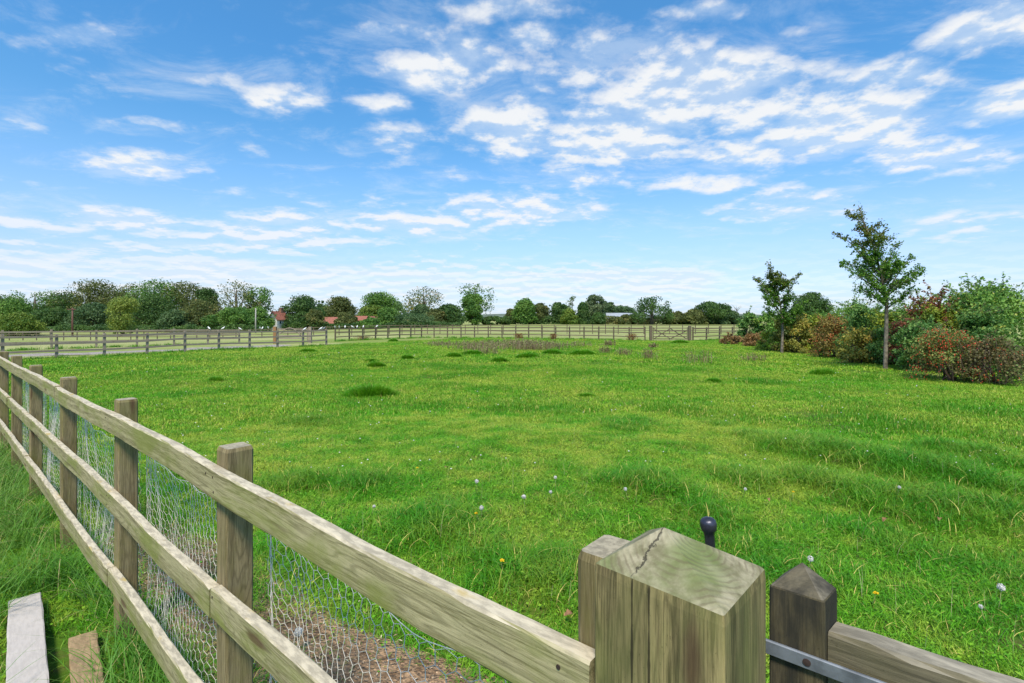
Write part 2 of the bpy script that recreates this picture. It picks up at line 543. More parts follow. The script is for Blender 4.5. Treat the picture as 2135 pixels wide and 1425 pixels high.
M_PALEBARK = simple_mat('pale_bark', (0.15, 0.125, 0.09), 0.85, 0, 0.6, 7, 0.4)
M_TWIG = simple_mat('twig', (0.10, 0.065, 0.045), 0.9, 0, 0.3, 10)
M_POLE = simple_mat('grey_pole', (0.33, 0.31, 0.28), 0.8)
M_REDPOLE = simple_mat('brown_pole', (0.14, 0.06, 0.045), 0.8)
M_TILE = simple_mat('red_tile', (0.27, 0.095, 0.06), 0.8, 0, 0.3, 3, 0.3)
M_BRICK = simple_mat('brick', (0.26, 0.14, 0.09), 0.85, 0, 0.3, 5)
M_RENDER = simple_mat('white_render', (0.72, 0.70, 0.66), 0.8, 0, 0.08, 2)
M_BLACKW = simple_mat('black_weatherboard', (0.03, 0.03, 0.035), 0.7, 0, 0.2, 4)
M_GLASS = simple_mat('dark_glass', (0.03, 0.04, 0.05), 0.1, 0, 0.2, 2)
M_SHEET = simple_mat('grey_sheet_roof', (0.33, 0.35, 0.38), 0.6, 0.1, 0.12, 1.5)
M_BIRD = simple_mat('white_feather', (0.82, 0.81, 0.80), 0.8, 0, 0.05, 20)
M_GREYBIRD = simple_mat('grey_feather', (0.22, 0.24, 0.28), 0.8, 0, 0.15, 20)
M_BEAK = simple_mat('beak', (0.30, 0.16, 0.10), 0.6)
M_SEED = simple_mat('dandelion_seed', (0.62, 0.60, 0.57), 0.9, 0, 0.06, 80)
M_YELLOW = simple_mat('dandelion_petal', (0.80, 0.56, 0.01), 0.6, 0, 0.15, 60)
M_STEM = simple_mat('flower_stem', (0.22, 0.25, 0.08), 0.7, 0, 0.3, 30)
M_DEADLEAF = simple_mat('dead_leaf', (0.24, 0.12, 0.05), 0.8, 0, 0.4, 40)
M_BERRY = simple_mat('rose_hip', (0.62, 0.06, 0.025), 0.35, 0, 0.3, 20)

M_TURF = grass_mat('turf', (0.032, 0.175, 0.004), (0.125, 0.395, 0.008), (0.440, 0.530, 0.055), (0.66, 0.55, 0.15), (0.032, 0.225, 0.004))
M_LONG = grass_mat('long_grass', (0.055, 0.180, 0.014), (0.12, 0.290, 0.022), (0.25, 0.34, 0.08), (0.50, 0.41, 0.18), (0.06, 0.22, 0.014))
M_TUFT = grass_mat('dark_tuft', (0.035, 0.185, 0.006), (0.090, 0.340, 0.010), (0.20, 0.42, 0.018), (0.45, 0.40, 0.12), (0.06, 0.29, 0.007), trans=0.36)


# ------------------------------------------------------------------ the setting
def ground_mat():
    m, t = new_mat('ground')
    pos = t.n('ShaderNodeNewGeometry').outputs['Position']
    zone = t.n('ShaderNodeAttribute', attribute_name='tint').outputs['Fac']   # 0 paddock, 1 meadow
    n1 = t.noise(pos, 0.45, 4, 0.55)
    n2 = t.noise(pos, 6.0, 6, 0.65)
    n3 = t.noise(t.vmath('MULTIPLY', pos, (0.05, 0.25, 1)), 1.0, 4, 0.6)
    pad = t.mix(t.smooth(n1, 0.35, 0.65), (0.05, 0.12, 0.01, 1), (0.11, 0.16, 0.015, 1))
    pad = t.mix(t.smooth(n2, 0.45, 0.75), pad, (0.10, 0.085, 0.03, 1))
    mea = t.mix(t.smooth(n3, 0.36, 0.62), (0.20, 0.25, 0.055, 1), (0.36, 0.35, 0.15, 1))
    mea = t.mix(t.smooth(n2, 0.35, 0.8, 0.0, 0.5), mea, (0.15, 0.20, 0.05, 1))
    col = t.mix(zone, pad, mea)
    b = t.n('ShaderNodeBsdfPrincipled', ins={'Base Color': col, 'Roughness': 0.95})
    b.inputs['Specular IOR Level'].default_value = 0.1
    bp = t.n('ShaderNodeBump', ins={'Strength': 0.6, 'Distance': 0.05, 'Height': n2})
    t.t.links.new(bp.outputs[0], b.inputs['Normal'])
    out(t, b.outputs[0])
    return m


# fence lines (plan)
FD = np.array([-0.757, 0.654])          # direction of the near fence, away from the camera
FN = np.array([0.654, 0.757])           # its normal, towards the paddock
L1 = [(-25.3, 17.8), (-22.2, 22.7), (-18.8, 27.2), (-13.0, 35.6)]
L2 = [(-33.5, 24.5), (-28.2, 30.3), (-20.6, 38.4)]
R1A = [(-14.6, 42.0), (-8.6, 49.6), (0.0, 48.4), (11.3, 43.2)]
R1B = [(15.3, 43.0), (19.2, 45.0), (24, 47)]
R2 = [(-74, 60), (-45, 61.5), (-22, 62.5), (30, 61.5)]


def in_paddock(x, y):
    x = np.asarray(x, float); y = np.asarray(y, float)
    d1 = (x + 22.2) * (35.6 - 22.7) - (y - 22.7) * (-13.0 + 22.2)       # right of L1
    lim = np.interp(x, [-14.6, -8.6, 0, 11.3, 15.3, 19.2, 24], [42, 49.6, 48.4, 43.2, 43, 45, 47])
    return (d1 > 0) & (y < lim)


def axis(lo_dense, hi_dense, step, far):
    a = list(np.arange(lo_dense, hi_dense, step))
    x, s = hi_dense, step
    pos = []
    while x < far:
        pos.append(x); s *= 1.22; x += s
    x, s = lo_dense, step
    neg = []
    while x > -far:
        s *= 1.22; x -= s; neg.append(x)
    return np.array(neg[::-1] + a + pos + [far])


gx = axis(-16, 16, 0.33, 2500)
gy = axis(-2, 22, 0.33, 2500)
GX, GY = np.meshgrid(gx, gy, indexing='ij')
GZ = terrain(GX, GY)
nx, ny = GX.shape
idx = np.arange(nx * ny).reshape(nx, ny)
quads = np.stack([idx[:-1, :-1], idx[1:, :-1], idx[1:, 1:], idx[:-1, 1:]], -1).reshape(-1, 4)
zone = 1 - in_paddock(GX, GY).astype(float)
zone[(GX > 13 + .19 * (GY - 15)) & (GY < 46)] = 0.3
zone[GY < 14] = 0
o = mesh_np('ground', np.stack([GX, GY, GZ], -1), quads, None, ground_mat(), tint=zone.ravel(), smooth=True)
tag(o, 'grassy ground of the paddock and the fields beyond', 'ground', kind='structure')


def strip(name, line, w0, mat, dz, label, cat, nsub=60, wob=0.12):
    line = np.asarray(line, float)
    L = np.concatenate([[0], np.cumsum(np.linalg.norm(np.diff(line, axis=0), axis=1))])
    V, Q = [], []
    m = 7
    for i in range(nsub + 1):
        s = L[-1] * i / nsub
        x, y = np.interp(s, L, line[:, 0]), np.interp(s, L, line[:, 1])
        x2, y2 = np.interp(min(s + .2, L[-1]), L, line[:, 0]), np.interp(min(s + .2, L[-1]), L, line[:, 1])
        x1, y1 = np.interp(max(s - .2, 0), L, line[:, 0]), np.interp(max(s - .2, 0), L, line[:, 1])
        d = np.array([x2 - x1, y2 - y1]); d /= np.linalg.norm(d)
        nrm = np.array([d[1], -d[0]])
        wl = w0 / 2 * (1 + wob * (float(vnoise(s * .9, 3.3, 5)) - .5) * 4)
        wr = w0 / 2 * (1 + wob * (float(vnoise(s * .9, 9.3, 6)) - .5) * 4)
        for j in range(m):
            o_ = -wl + (wl + wr) * j / (m - 1)
            X, Y = x + nrm[0] * o_, y + nrm[1] * o_
            fall = 0.03 if j in (0, m - 1) else 0.0
            V.append((X, Y, gz(X, Y) + dz - fall))
    for i in range(nsub):
        for j in range(m - 1):
            Q.append((i * m + j, i * m + j + 1, (i + 1) * m + j + 1, (i + 1) * m + j))
    o = mesh_np(name, V, Q, None, mat, smooth=True)
    return tag(o, label, cat, kind='structure')


def earth_mat(name, a, b_, sc):
    m, t = new_mat(name)
    pos = t.n('ShaderNodeNewGeometry').outputs['Position']
    n1 = t.noise(pos, sc, 7, 0.7)
    n2 = t.noise(pos, sc * 7, 4, 0.6)
    vo = t.n('ShaderNodeTexVoronoi', ins={'Vector': pos, 'Scale': sc * 6})
    col = t.mix(t.smooth(n1, 0.36, 0.64), c4(a), c4(b_))
    col = t.mix(t.smooth(n2, 0.55, 0.72), col, c4(tuple(min(1, c * 1.9) for c in b_)))
    b = t.n('ShaderNodeBsdfPrincipled', ins={'Base Color': col, 'Roughness': 0.95})
    b.inputs['Specular IOR Level'].default_value = 0.1
    bp = t.n('ShaderNodeBump', ins={'Strength': 0.9, 'Distance': 0.02, 'Height': t.math('ADD', n1, vo.outputs['Distance'])})
    t.t.links.new(bp.outputs[0], b.inputs['Normal'])
    out(t, b.outputs[0])
    return m


M_EARTH = earth_mat('bare_earth', (0.15, 0.092, 0.052), (0.37, 0.24, 0.14), 9)
M_GRAVEL = earth_mat('gravel_track', (0.22, 0.19, 0.165), (0.36, 0.32, 0.285), 5)
EARTH = [(-2.9, 3.9), (-1.9, 3.15), (-1.15, 2.55), (-0.55, 2.15), (0.1, 1.75)]
strip('bare_earth', EARTH, 0.85, M_EARTH, 0.02, 'bare brown earth along the foot of the netted fence', 'earth')
strip('gravel_track', [(-30, 18.5), (-25.6, 24.2), (-19.2, 32.2), (-16.3, 36.2)], 2.3, M_GRAVEL, 0.03,
      'pale gravel track behind the grey rail fence', 'track')

hv = []
hx = np.linspace(-2400, 2400, 160)
V, Q = [], []
for i, x in enumerate(hx):
    h = 9 + 9 * float(vnoise(x / 260, 1.0, 8)) + 5 * float(vnoise(x / 60, 2.0, 9))
    V += [(x, 1700, -2), (x, 1740, h * .8), (x, 1850, h), (x, 2300, -2)]
for i in range(len(hx) - 1):
    for j in range(3):
        Q.append((i * 4 + j, (i + 1) * 4 + j, (i + 1) * 4 + j + 1, i * 4 + j + 1))
M_HILL = simple_mat('far_woods', (0.11, 0.14, 0.10), 0.95, 0, 0.35, 0.02)
tag(mesh_np('hills', V, Q, None, M_HILL, smooth=True), 'low wooded hills on the far horizon', 'hills', kind='structure')


# ------------------------------------------------------------------ near fence with netting
H0 = CZ
D_FRONT, D_BACK, PW = 0.600, 0.635, 0.085


def fpt(s, D, z):
    """point s metres along the near fence from its foot of perpendicular, D from the camera line"""
    q = FN * D + FD * s
    return np.array([q[0], q[1], z])


def s_of(u, D):
    t = (u - CU) / F
    Y = D / (FN[0] * t + FN[1])
    q = np.array([t * Y, Y])
    return float(q @ FD)


fence = empty('wooden_fence', tuple(fpt(2.0, 0.66, 0)))
tag(fence, 'mossy post and rail fence with white netting, running up to the thick gate post', 'fence')
inv = np.array(fence.location)


def fadd(mb, name, mats, label=None, smooth=False):
    for a in mb.V:
        a -= inv
    o = mb.build(name, mats, fence, smooth)
    if label: o['label'] = label
    return o


us = [1268, 490, 263, 143, 75, 35, 8]
ps = [s_of(u, D_BACK + PW / 2) for u in us]
ps += [ps[-1] + 1.45, ps[-1] + 2.9]
fd3, fn3 = np.array([FD[0], FD[1], 0]), np.array([FN[0], FN[1], 0])
for i, s in enumerate(ps):
    mb = MB()
    top = 1.275 if i == 0 else 1.198 + [0, 0.0, 0.012, 0.004, -0.006, 0.01, 0, 0, 0][i]
    x, y, _ = fpt(s, D_BACK + PW / 2, 0)
    zb = gz(x, y) - 0.3
    zs = np.concatenate([np.linspace(zb, top - .012, 9), [top]])
    path = [np.array([x, y, z]) for z in zs]
    wd = PW if i else 0.058
    mb.sweep(rect(wd, PW, 0.006), path, fd3, fn3, jit=0.0008)
    # soften the top edge
    V = mb.V[0]
    k = 8
    for j in range(k):
        c = path[-1]
        V[(len(path) - 1) * k + j] = c + (V[(len(path) - 1) * k + j] - c) * 0.9
    fadd(mb, 'post', M_POST)


def rail(sa, sb, zt, ht=0.095, th=0.035, D=D_FRONT):
    mb = MB()
    n = max(6, int(abs(sb - sa) / 0.06))
    path = []
    ph = rng.uniform(0, 9)
    for t in np.linspace(0, 1, n + 1):
        s = sa + (sb - sa) * t
        wz = 0.006 * math.sin(s * 1.9 + ph) + 0.0025 * math.sin(s * 7 + ph * 2)
        wd = 0.003 * math.sin(s * 2.3 + ph)
        path.append(fpt(s, D + th / 2 + wd, zt - ht / 2 + wz))
    mb.sweep(rect(th, ht, 0.004), path, -fn3, np.array([0, 0, 1.0]), jit=0.0006)
    lo, hi = min(sa, sb), max(sa, sb)
    for sp_ in ps:
        for ds in (-.03, .03):
            for dz in (.022, -.024):
                sn = sp_ + ds + rng.normal(0, .006)
                if not (lo + .008 < sn < hi - .008) or rng.uniform() < .3:
                    continue
                c_ = fpt(sn, D - .0012 + np.interp(sn, [lo, hi], [0, 0]), zt - ht / 2 + dz + 0.006 * math.sin(sn * 1.9 + ph))
                c_ = c_ + fn3 * 0.003 * math.sin(sn * 2.3 + ph)
                rr_ = [c_ + (fd3 * math.cos(q) + np.array([0, 0, 1.0]) * math.sin(q)) * .0036 for q in np.linspace(0, 2 * math.pi, 9)[:-1]]
                bk = [q + fn3 * .004 for q in rr_]
                mb.add(rr_ + bk + [c_], [(j, (j + 1) % 8, 8 + (j + 1) % 8, 8 + j) for j in range(8)], [(j, (j + 1) % 8, 16) for j in range(8)], mi=1)
    return fadd(mb, 'rail', [M_RAIL, M_HOLE])


ZT, ZM, ZB = 1.147, 0.757, 0.367
s_end = s_of(1233, D_FRONT)
g = 0.0035
far = ps[-1] + 0.3
for zt, cuts in ((ZT, [s_end, ps[3], ps[6], far]), (ZM, [s_end, ps[1] - .01, ps[3], ps[5], far]), (ZB, [s_end, ps[2], ps[4], ps[6], far])):
    for a, b in zip(cuts[:-1], cuts[1:]):
        rail(a + g, b - g, zt + rng.uniform(-.004, .004))


def netting(i):
    """hexagonal wire netting hung from post i to post i-1 on the paddock side"""
    sa, sb = ps[i] - 0.047, ps[i - 1] + (0.05 if i == 1 else 0.055)
    Lb = sa - sb
    cw = 0.053
    rise = cw * 0.80
    slack = 1.12 if i == 1 else 1.35
    nc = int(Lb * slack / cw)
    nr = int(0.99 / rise)
    r = np.random.default_rng(40 + i)
    ph = r.uniform(0, 6)

    def pos(c, rr):
        """c in columns, rr in rows from the top"""
        t = min(max(c / nc, 0), 1)
        drop = rr * rise
        tt = t ** 1.55
        s = sa - Lb * tt
        ztop = 0.985 - 0.11 * math.sin(math.pi * min(1, tt ** 0.75)) - 0.03 * tt + 0.008 * math.sin(c * 0.9 + ph)
        pl = math.exp(-3.2 * t)
        depth = 0.03 + 0.016 * math.sin(c * 1.15 + drop * 3) * pl + 0.035 * math.sin(t * 5 + drop * 4 + ph) * math.sin(math.pi * t)
        s += 0.012 * math.sin(drop * 9 + c * .4 + ph) - 0.03 * drop * (1 - t) * math.sin(ph)
        z = ztop - drop * (1 - 0.05 * math.sin(c * .35 + ph))
        return fpt(s, D_BACK + PW + 0.012 + max(depth, -0.008), z)

    P = {}
    segs = []

    def node(key, c, rr):
        if key not in P:
            q = pos(c, rr)
            P[key] = q + r.normal(0, 0.0012, 3)
        return key
    for rr in range(nr):
        off = 0.5 * (rr % 2)
        for c in range(nc):
            # zig-zag: low point at c+off, high points at c+off+-.5
            lo = node(('l', rr, c), c + off, rr + 0.34)
            h1 = node(('h', rr, c), c + off - 0.5, rr)
            h2 = node(('h', rr, c + 1), c + off + 0.5, rr)
            segs.append((h1, lo, 0)); segs.append((lo, h2, 0))
            # upright twisted part down to the next row's high point
            if rr < nr - 1:
                cc = c if rr % 2 == 0 else c + 1
                # next row: high points sit at c' + off' - .5
                k = ('h', rr + 1, c if (rr % 2 == 1) else c)
                off2 = 0.5 * ((rr + 1) % 2)
                tgt = c + off
                cidx = int(round(tgt - off2 + 0.5))
                if 0 <= cidx <= nc:
                    h3 = node(('h', rr + 1, cidx), cidx + off2 - 0.5, rr + 1)
                    segs.append((lo, h3, 1))
    # selvedge along the top
    keys = list(P.keys())
    A, B, rad = [], [], []
    for a, b, tw in segs:
        if P[a][2] < -0.03 or P[b][2] < -0.03:
            continue
        A.append(P[a]); B.append(P[b]); rad.append(0.0012 if tw else 0.00085)
    for c in range(nc):
        A.append(pos(c - .5, 0) + (0, 0, .002)); B.append(pos(c + .5, 0) + (0, 0, .002)); rad.append(0.0014)
    A, B, rad = np.array(A) - inv, np.array(B) - inv, np.array(rad)
    d = B - A
    ln = np.linalg.norm(d, axis=1)[:, None] + 1e-9
    d = d / ln
    ref = np.where(np.abs(d[:, 2:3]) < 0.9, np.array([[0, 0, 1.0]]), np.array([[1.0, 0, 0]]))
    s1 = np.cross(d, ref); s1 /= np.linalg.norm(s1, axis=1)[:, None]
    s2 = np.cross(d, s1)
    V, Q = [], []
    K = 4
    n = len(A)
    for j in range(K):
        an = 2 * math.pi * j / K
        o_ = (s1 * math.cos(an) + s2 * math.sin(an)) * rad[:, None]
        V.append(A + o_ - d * 0.0006); V.append(B + o_ + d * 0.0006)
    V = np.stack(V, 1)          # n, 2K, 3
    base = np.arange(n)[:, None] * (2 * K)
    for j in range(K):
        j2 = (j + 1) % K
        Q.append(base + np.array([[2 * j, 2 * j2, 2 * j2 + 1, 2 * j + 1]]))
    Q = np.concatenate(Q)
    o = mesh_np('wire_netting', V.reshape(-1, 3), Q, None, M_WIRE, fence, smooth=True)
    return o


for i in range(1, 7):
    netting(i)


# ------------------------------------------------------------------ thick gate post, gate, iron bolt
def gatepost_top_mat():
    m, t = new_mat('gate_post_top')
    g = t.n('ShaderNodeTexCoord').outputs['Object']
    wob = t.noise(g, 14, 4, 0.6, out='Color')
    gp = t.vmath('ADD', g, t.vmath('SCALE', wob, scale=0.02))
    dist = t.vmath('DISTANCE', t.vmath('MULTIPLY', gp, (1, 1, 0)), (0.028, 0.012, 0))
    ring = t.math('SINE', t.math('MULTIPLY', dist, 780.0))
    n1 = t.noise(g, 20, 5, 0.65)
    n2 = t.noise(g, 9, 3, 0.5)
    col = t.mix(t.smooth(n1, 0.35, 0.65), (0.165, 0.150, 0.080, 1), (0.37, 0.325, 0.215, 1))
    col = t.mix(t.smooth(n2, 0.42, 0.62, 0, 0.75), col, (0.125, 0.165, 0.045, 1))
    col = t.mix(t.math('MULTIPLY', t.smooth(ring, 0.0, 1.0, 0, 0.5), t.smooth(t.noise(g, 26, 3, 0.6), 0.35, 0.65)), col, (0.11, 0.085, 0.05, 1))
    # cracks running out from the pith
    sp = t.n('ShaderNodeSeparateXYZ', ins={0: g})
    jag = t.math('MULTIPLY', t.math('SUBTRACT', t.noise(g, 60, 4, 0.7), 0.5), 0.022)
    l1 = t.math('ABSOLUTE', t.math('ADD', t.math('MULTIPLY_ADD', sp.outputs[0], 0.64, t.math('MULTIPLY', sp.outputs[1], -0.768)), t.math('ADD', jag, 0.020)))
    l2 = t.math('ABSOLUTE', t.math('ADD', t.math('MULTIPLY_ADD', sp.outputs[0], -0.36, t.math('MULTIPLY', sp.outputs[1], 0.93)), t.math('ADD', jag, -0.0173)))
    br = t.noise(g, 22, 3, 0.5)
    k1 = t.math('MULTIPLY', t.math('MULTIPLY', t.smooth(l1, 0.0022, 0.0004, 0.0, 0.75), t.smooth(br, 0.40, 0.46)), t.smooth(sp.outputs[0], 0.0, -0.012))
    k2 = t.math('MULTIPLY', t.math('MULTIPLY', t.smooth(l2, 0.0026, 0.0008), t.smooth(br, 0.46, 0.52)), t.math('MULTIPLY', t.smooth(sp.outputs[0], -0.005, 0.01), t.smooth(sp.outputs[0], 0.055, 0.045)))
    ck = t.math('MAXIMUM', k1, k2)
    col = t.mix(ck, col, (0.012, 0.01, 0.008, 1))
    b = t.n('ShaderNodeBsdfPrincipled', ins={'Base Color': col, 'Roughness': 0.85})
    b.inputs['Specular IOR Level'].default_value = 0.2
    hgt = t.math('SUBTRACT', t.math('ADD', t.math('MULTIPLY', ring, 0.15), n1), t.math('MULTIPLY', ck, 2.0))
    bp = t.n('ShaderNodeBump', ins={'Strength': 0.5, 'Distance': 0.004, 'Height': hgt})
    t.t.links.new(bp.outputs[0], b.inputs['Normal'])
    out(t, b.outputs[0])
    return m


def shaped_post(name_side, name_top, corners, z_eave, apex, zb, msd, mtp, parent, cham=0.025):
    """four-sided post with a low pyramid top; corners in plan order"""
    org = np.array(parent.location)
    c = np.array(corners, float)
    ctr = c.mean(0)

    def ring(f_):
        pts = []
        n = len(c)
        for i in range(n):
            a, b_, d = c[i - 1], c[i], c[(i + 1) % n]
            pts.append(b_ + (a - b_) * cham * .5); pts.append(b_ + (d - b_) * cham * .5)
        return [ctr + (q - ctr) * f_ for q in pts]
    side = MB()
    zs = [zb, zb + .3, z_eave - .3, z_eave - .012, z_eave]
    fs = [1, 1, 1, 1, 0.985]
    V, G = [], []
    per = np.concatenate([[0], np.cumsum(np.linalg.norm(np.diff(np.array(ring(1) + ring(1)[:1]), axis=0), axis=1))])
    for z, f_ in zip(zs, fs):
        for j, q in enumerate(ring(f_)):
            V.append((q[0], q[1], z)); G.append((z + 3, q[0] * 1.0 + 7, q[1] * 1.0))
    k = 8
    Q = [(i * k + j, i * k + (j + 1) % k, (i + 1) * k + (j + 1) % k, (i + 1) * k + j) for i in range(len(zs) - 1) for j in range(k)]
    side.add(np.array(V) - org, Q, G=G)
    so_ = side.build(name_side, msd, parent)
    topb = MB()
    V = [(q[0], q[1], z_eave) for q in ring(0.985)] + [(q[0], q[1], z_eave + (apex[2] - z_eave) * .06) for q in ring(0.95)]
    V.append(apex)
    Q = [(j, (j + 1) % k, k + (j + 1) % k, k + j) for j in range(k)]
    T = [(k + j, k + (j + 1) % k, 2 * k) for j in range(k)]
    topb.add(np.array(V) - org, Q, T)
    to_ = topb.build(name_top, mtp, parent)
    return so_, to_


gp = empty('gate_post', (0.223, 0.678, 0))
tag(gp, 'thick square wooden gate post with a cracked, low pointed top', 'post')
shaped_post('shaft', 'post_top', [(0.235, 0.562), (0.335, 0.670), (0.211, 0.794), (0.111, 0.686)], 1.29, (0.206, 0.690, 1.337), -0.3, M_GATEP, gatepost_top_mat(), gp)

gate = empty('field_gate', (0.461, 0.75, 0))
tag(gate, 'dark weathered gate with pointed stile and steel strap hinge, beside the thick post', 'gate')
ga = np.array([0.058, -0.048]) / 0.0753        # along the gate, towards and past the camera
gb = np.array([0.0455, 0.041]) / 0.0612        # across its thickness
st0 = np.array([0.403, 0.798])
cor = [st0, st0 + ga * .0753, st0 + ga * .0753 + gb * .0612, st0 + gb * .0612]
shaped_post('stile', 'stile_top', cor, 1.20, (0.455, 0.797, 1.238), 0.05, M_STILE, M_STILE, gate, cham=0.08)
org = np.array([0.461, 0.75, 0])
ga3, gb3 = np.array([ga[0], ga[1], 0]), np.array([gb[0], gb[1], 0])
for zt in (1.154, 0.92, 0.70, 0.50, 0.30):
    mb = MB()
    a = np.array([st0[0], st0[1], zt - 0.0475]) + ga3 * 0.0765 + gb3 * 0.034
    mb.sweep(rect(0.046, 0.095, 0.005), [a + ga3 * t - org for t in np.linspace(0, 2.4, 50)], gb3, np.array([0, 0, 1.0]), jit=0.0008)
    mb.build('rail', M_GATE, gate)
mb = MB()
a = np.array([st0[0], st0[1], 0]) + ga3 * 2.52 + gb3 * 0.03 - org
mb.sweep(rect(0.06, 0.075, 0.004), [a + (0, 0, .05), a + (0, 0, 1.2)], gb3, ga3)
mb.build('stile', M_GATE, gate)
mb = MB()
a = np.array([st0[0], st0[1], 1.108]) - ga3 * 0.09 - gb3 * 0.0052 - org
mb.sweep(rect(0.006, 0.022, 0.0015), [a + ga3 * t for t in np.linspace(0, 0.75, 8)], gb3, np.array([0, 0, 1.0]))
strap = mb.build('hinge_strap', M_STEEL, gate)
for sx in (0.145, 0.245, 0.44):
    bm_ = MB()
    c = a + ga3 * sx - gb3 * 0.0031
    ring_ = [c + (ga3 * math.cos(q) + np.array([0, 0, 1.0]) * math.sin(q)) * 0.0055 for q in np.linspace(0, 2 * math.pi, 13)[:-1]]
    ring2 = [q - gb3 * 0.0012 for q in ring_]
    bm_.add(ring_ + ring2 + [c - gb3 * 0.0018], [(j, (j + 1) % 12, 12 + (j + 1) % 12, 12 + j) for j in range(12)], [(12 + j, 12 + (j + 1) % 12, 24) for j in range(12)])
    bm_.build('bolt_head', M_HOLE, strap)
# hook that carries the strap on the post
mb = MB()
mb.tube([np.array([0.29, 0.735, 1.108]) - org, a + ga3 * 0.004], [0.009, 0.009], 10)
mb.tube([a + (0, 0, -.05), a + (0, 0, .03)], [0.008, 0.008], 10)
mb.build('hinge_pin', M_STEEL, gate, True)

kb = empty('iron_bolt', (0.352, 0.90, 0))
tag(kb, 'dark iron rod with a rounded knob standing behind the thick gate post', 'bolt')
mb = MB()
prof = [(0.0080, -1.3), (0.0080, -0.95), (0.0082, -0.40), (0.0085, -0.022), (0.010, -0.014), (0.0130, -0.010), (0.0142, -0.004), (0.0142, 0.001),
        (0.0130, 0.006), (0.0095, 0.0095), (0.0045, 0.0115), (0.0, 0.012)]
mb.lathe(prof, (0.0, 0.0, 0.0), 20)
o = mb.build('rod', M_IRON, kb, True)
o.location = (-0.0045, 0, 1.257)
o.rotation_euler = (0, R(-5), 0)


# ------------------------------------------------------------------ distant fences
def poly_len(line):
    line = np.asarray(line, float)
    return line, np.concatenate([[0], np.cumsum(np.linalg.norm(np.diff(line, axis=0), axis=1))])


def far_fence(line, spacing, nrail, label, ht=1.15, mat=M_FAR, pw=0.11, rh=0.095, rails=(1.03, 0.70, 0.36), group=None, thick=0.04):
    line, L = poly_len(line)
    n = max(1, int(round(L[-1] / spacing)))
    ss = np.linspace(0, L[-1], n + 1)
    P = np.stack([np.interp(ss, L, line[:, 0]), np.interp(ss, L, line[:, 1])], 1)
    Z = terrain(P[:, 0], P[:, 1])
    base = np.array([P[0, 0], P[0, 1], Z[0]])
    root = empty('rail_fence', tuple(base))
    tag(root, label, 'fence', group)
    for i in range(n + 1):
        mb = MB()
        d = P[min(i + 1, n)] - P[max(i - 1, 0)]
        d /= np.linalg.norm(d)
        hh = ht + rng.uniform(-.03, .05)
        tilt = rng.normal(0, 0.012, 2)
        a = np.array([P[i, 0], P[i, 1], Z[i] - .2]) - base
        b = a + np.array([tilt[0], tilt[1], hh + .2])
        mb.sweep(rect(pw, pw, 0.008), [a, b], np.array([d[0], d[1], 0]), np.array([-d[1], d[0], 0]))
        mb.build('post', mat, root)
    for z in rails:
        i = 0
        while i < n:
            j = min(n, i + 2)
            mb = MB()
            pts = []
            for k in range(i, j + 1):
                dd = P[min(k + 1, n)] - P[max(k - 1, 0)]
                dd = dd / np.linalg.norm(dd)
                nr_ = np.array([dd[1], -dd[0], 0])
                pts.append(np.array([P[k, 0], P[k, 1], Z[k] + z + rng.uniform(-.012, .012)]) + nr_ * (pw / 2 + thick / 2) - base)
            dd = pts[-1] - pts[0]
            dn = dd / np.linalg.norm(dd)
            pts[0] = pts[0] + dn * 0.004; pts[-1] = pts[-1] - dn * 0.004
            sd = np.cross(dn, (0, 0, 1.0)); sd /= np.linalg.norm(sd)
            mb.sweep(rect(thick, rh), pts, sd, np.array([0, 0, 1.0]))
            mb.build('rail', mat, root)
            i = j
    return root, P, Z


far_fence(L1, 1.8, 3, 'grey rail fence along the left paddock edge, in front of the gravel track', rails=(1.05, .72, .38))
far_fence(L2, 2.0, 3, 'grey post and rail fence on the far side of the gravel track', rails=(1.05, .74, .42))
far_fence(R1A, 1.35, 3, 'brown post and rail fence closing the far end of the paddock, left of the gate', mat=M_FAR2, rails=(1.03, .70, .37), pw=.10, rh=.08)
far_fence(R1B, 1.6, 3, 'short stretch of brown fence between the far gate and the hedge', mat=M_FAR2, rails=(1.03, .70, .37), pw=.10, rh=.08)
far_fence(R2, 1.55, 3, 'thin brown rail fence across the pale meadow, behind the paddock end fence', mat=M_FAR2, pw=.085, rh=.07, rails=(1.05, .75, .45))


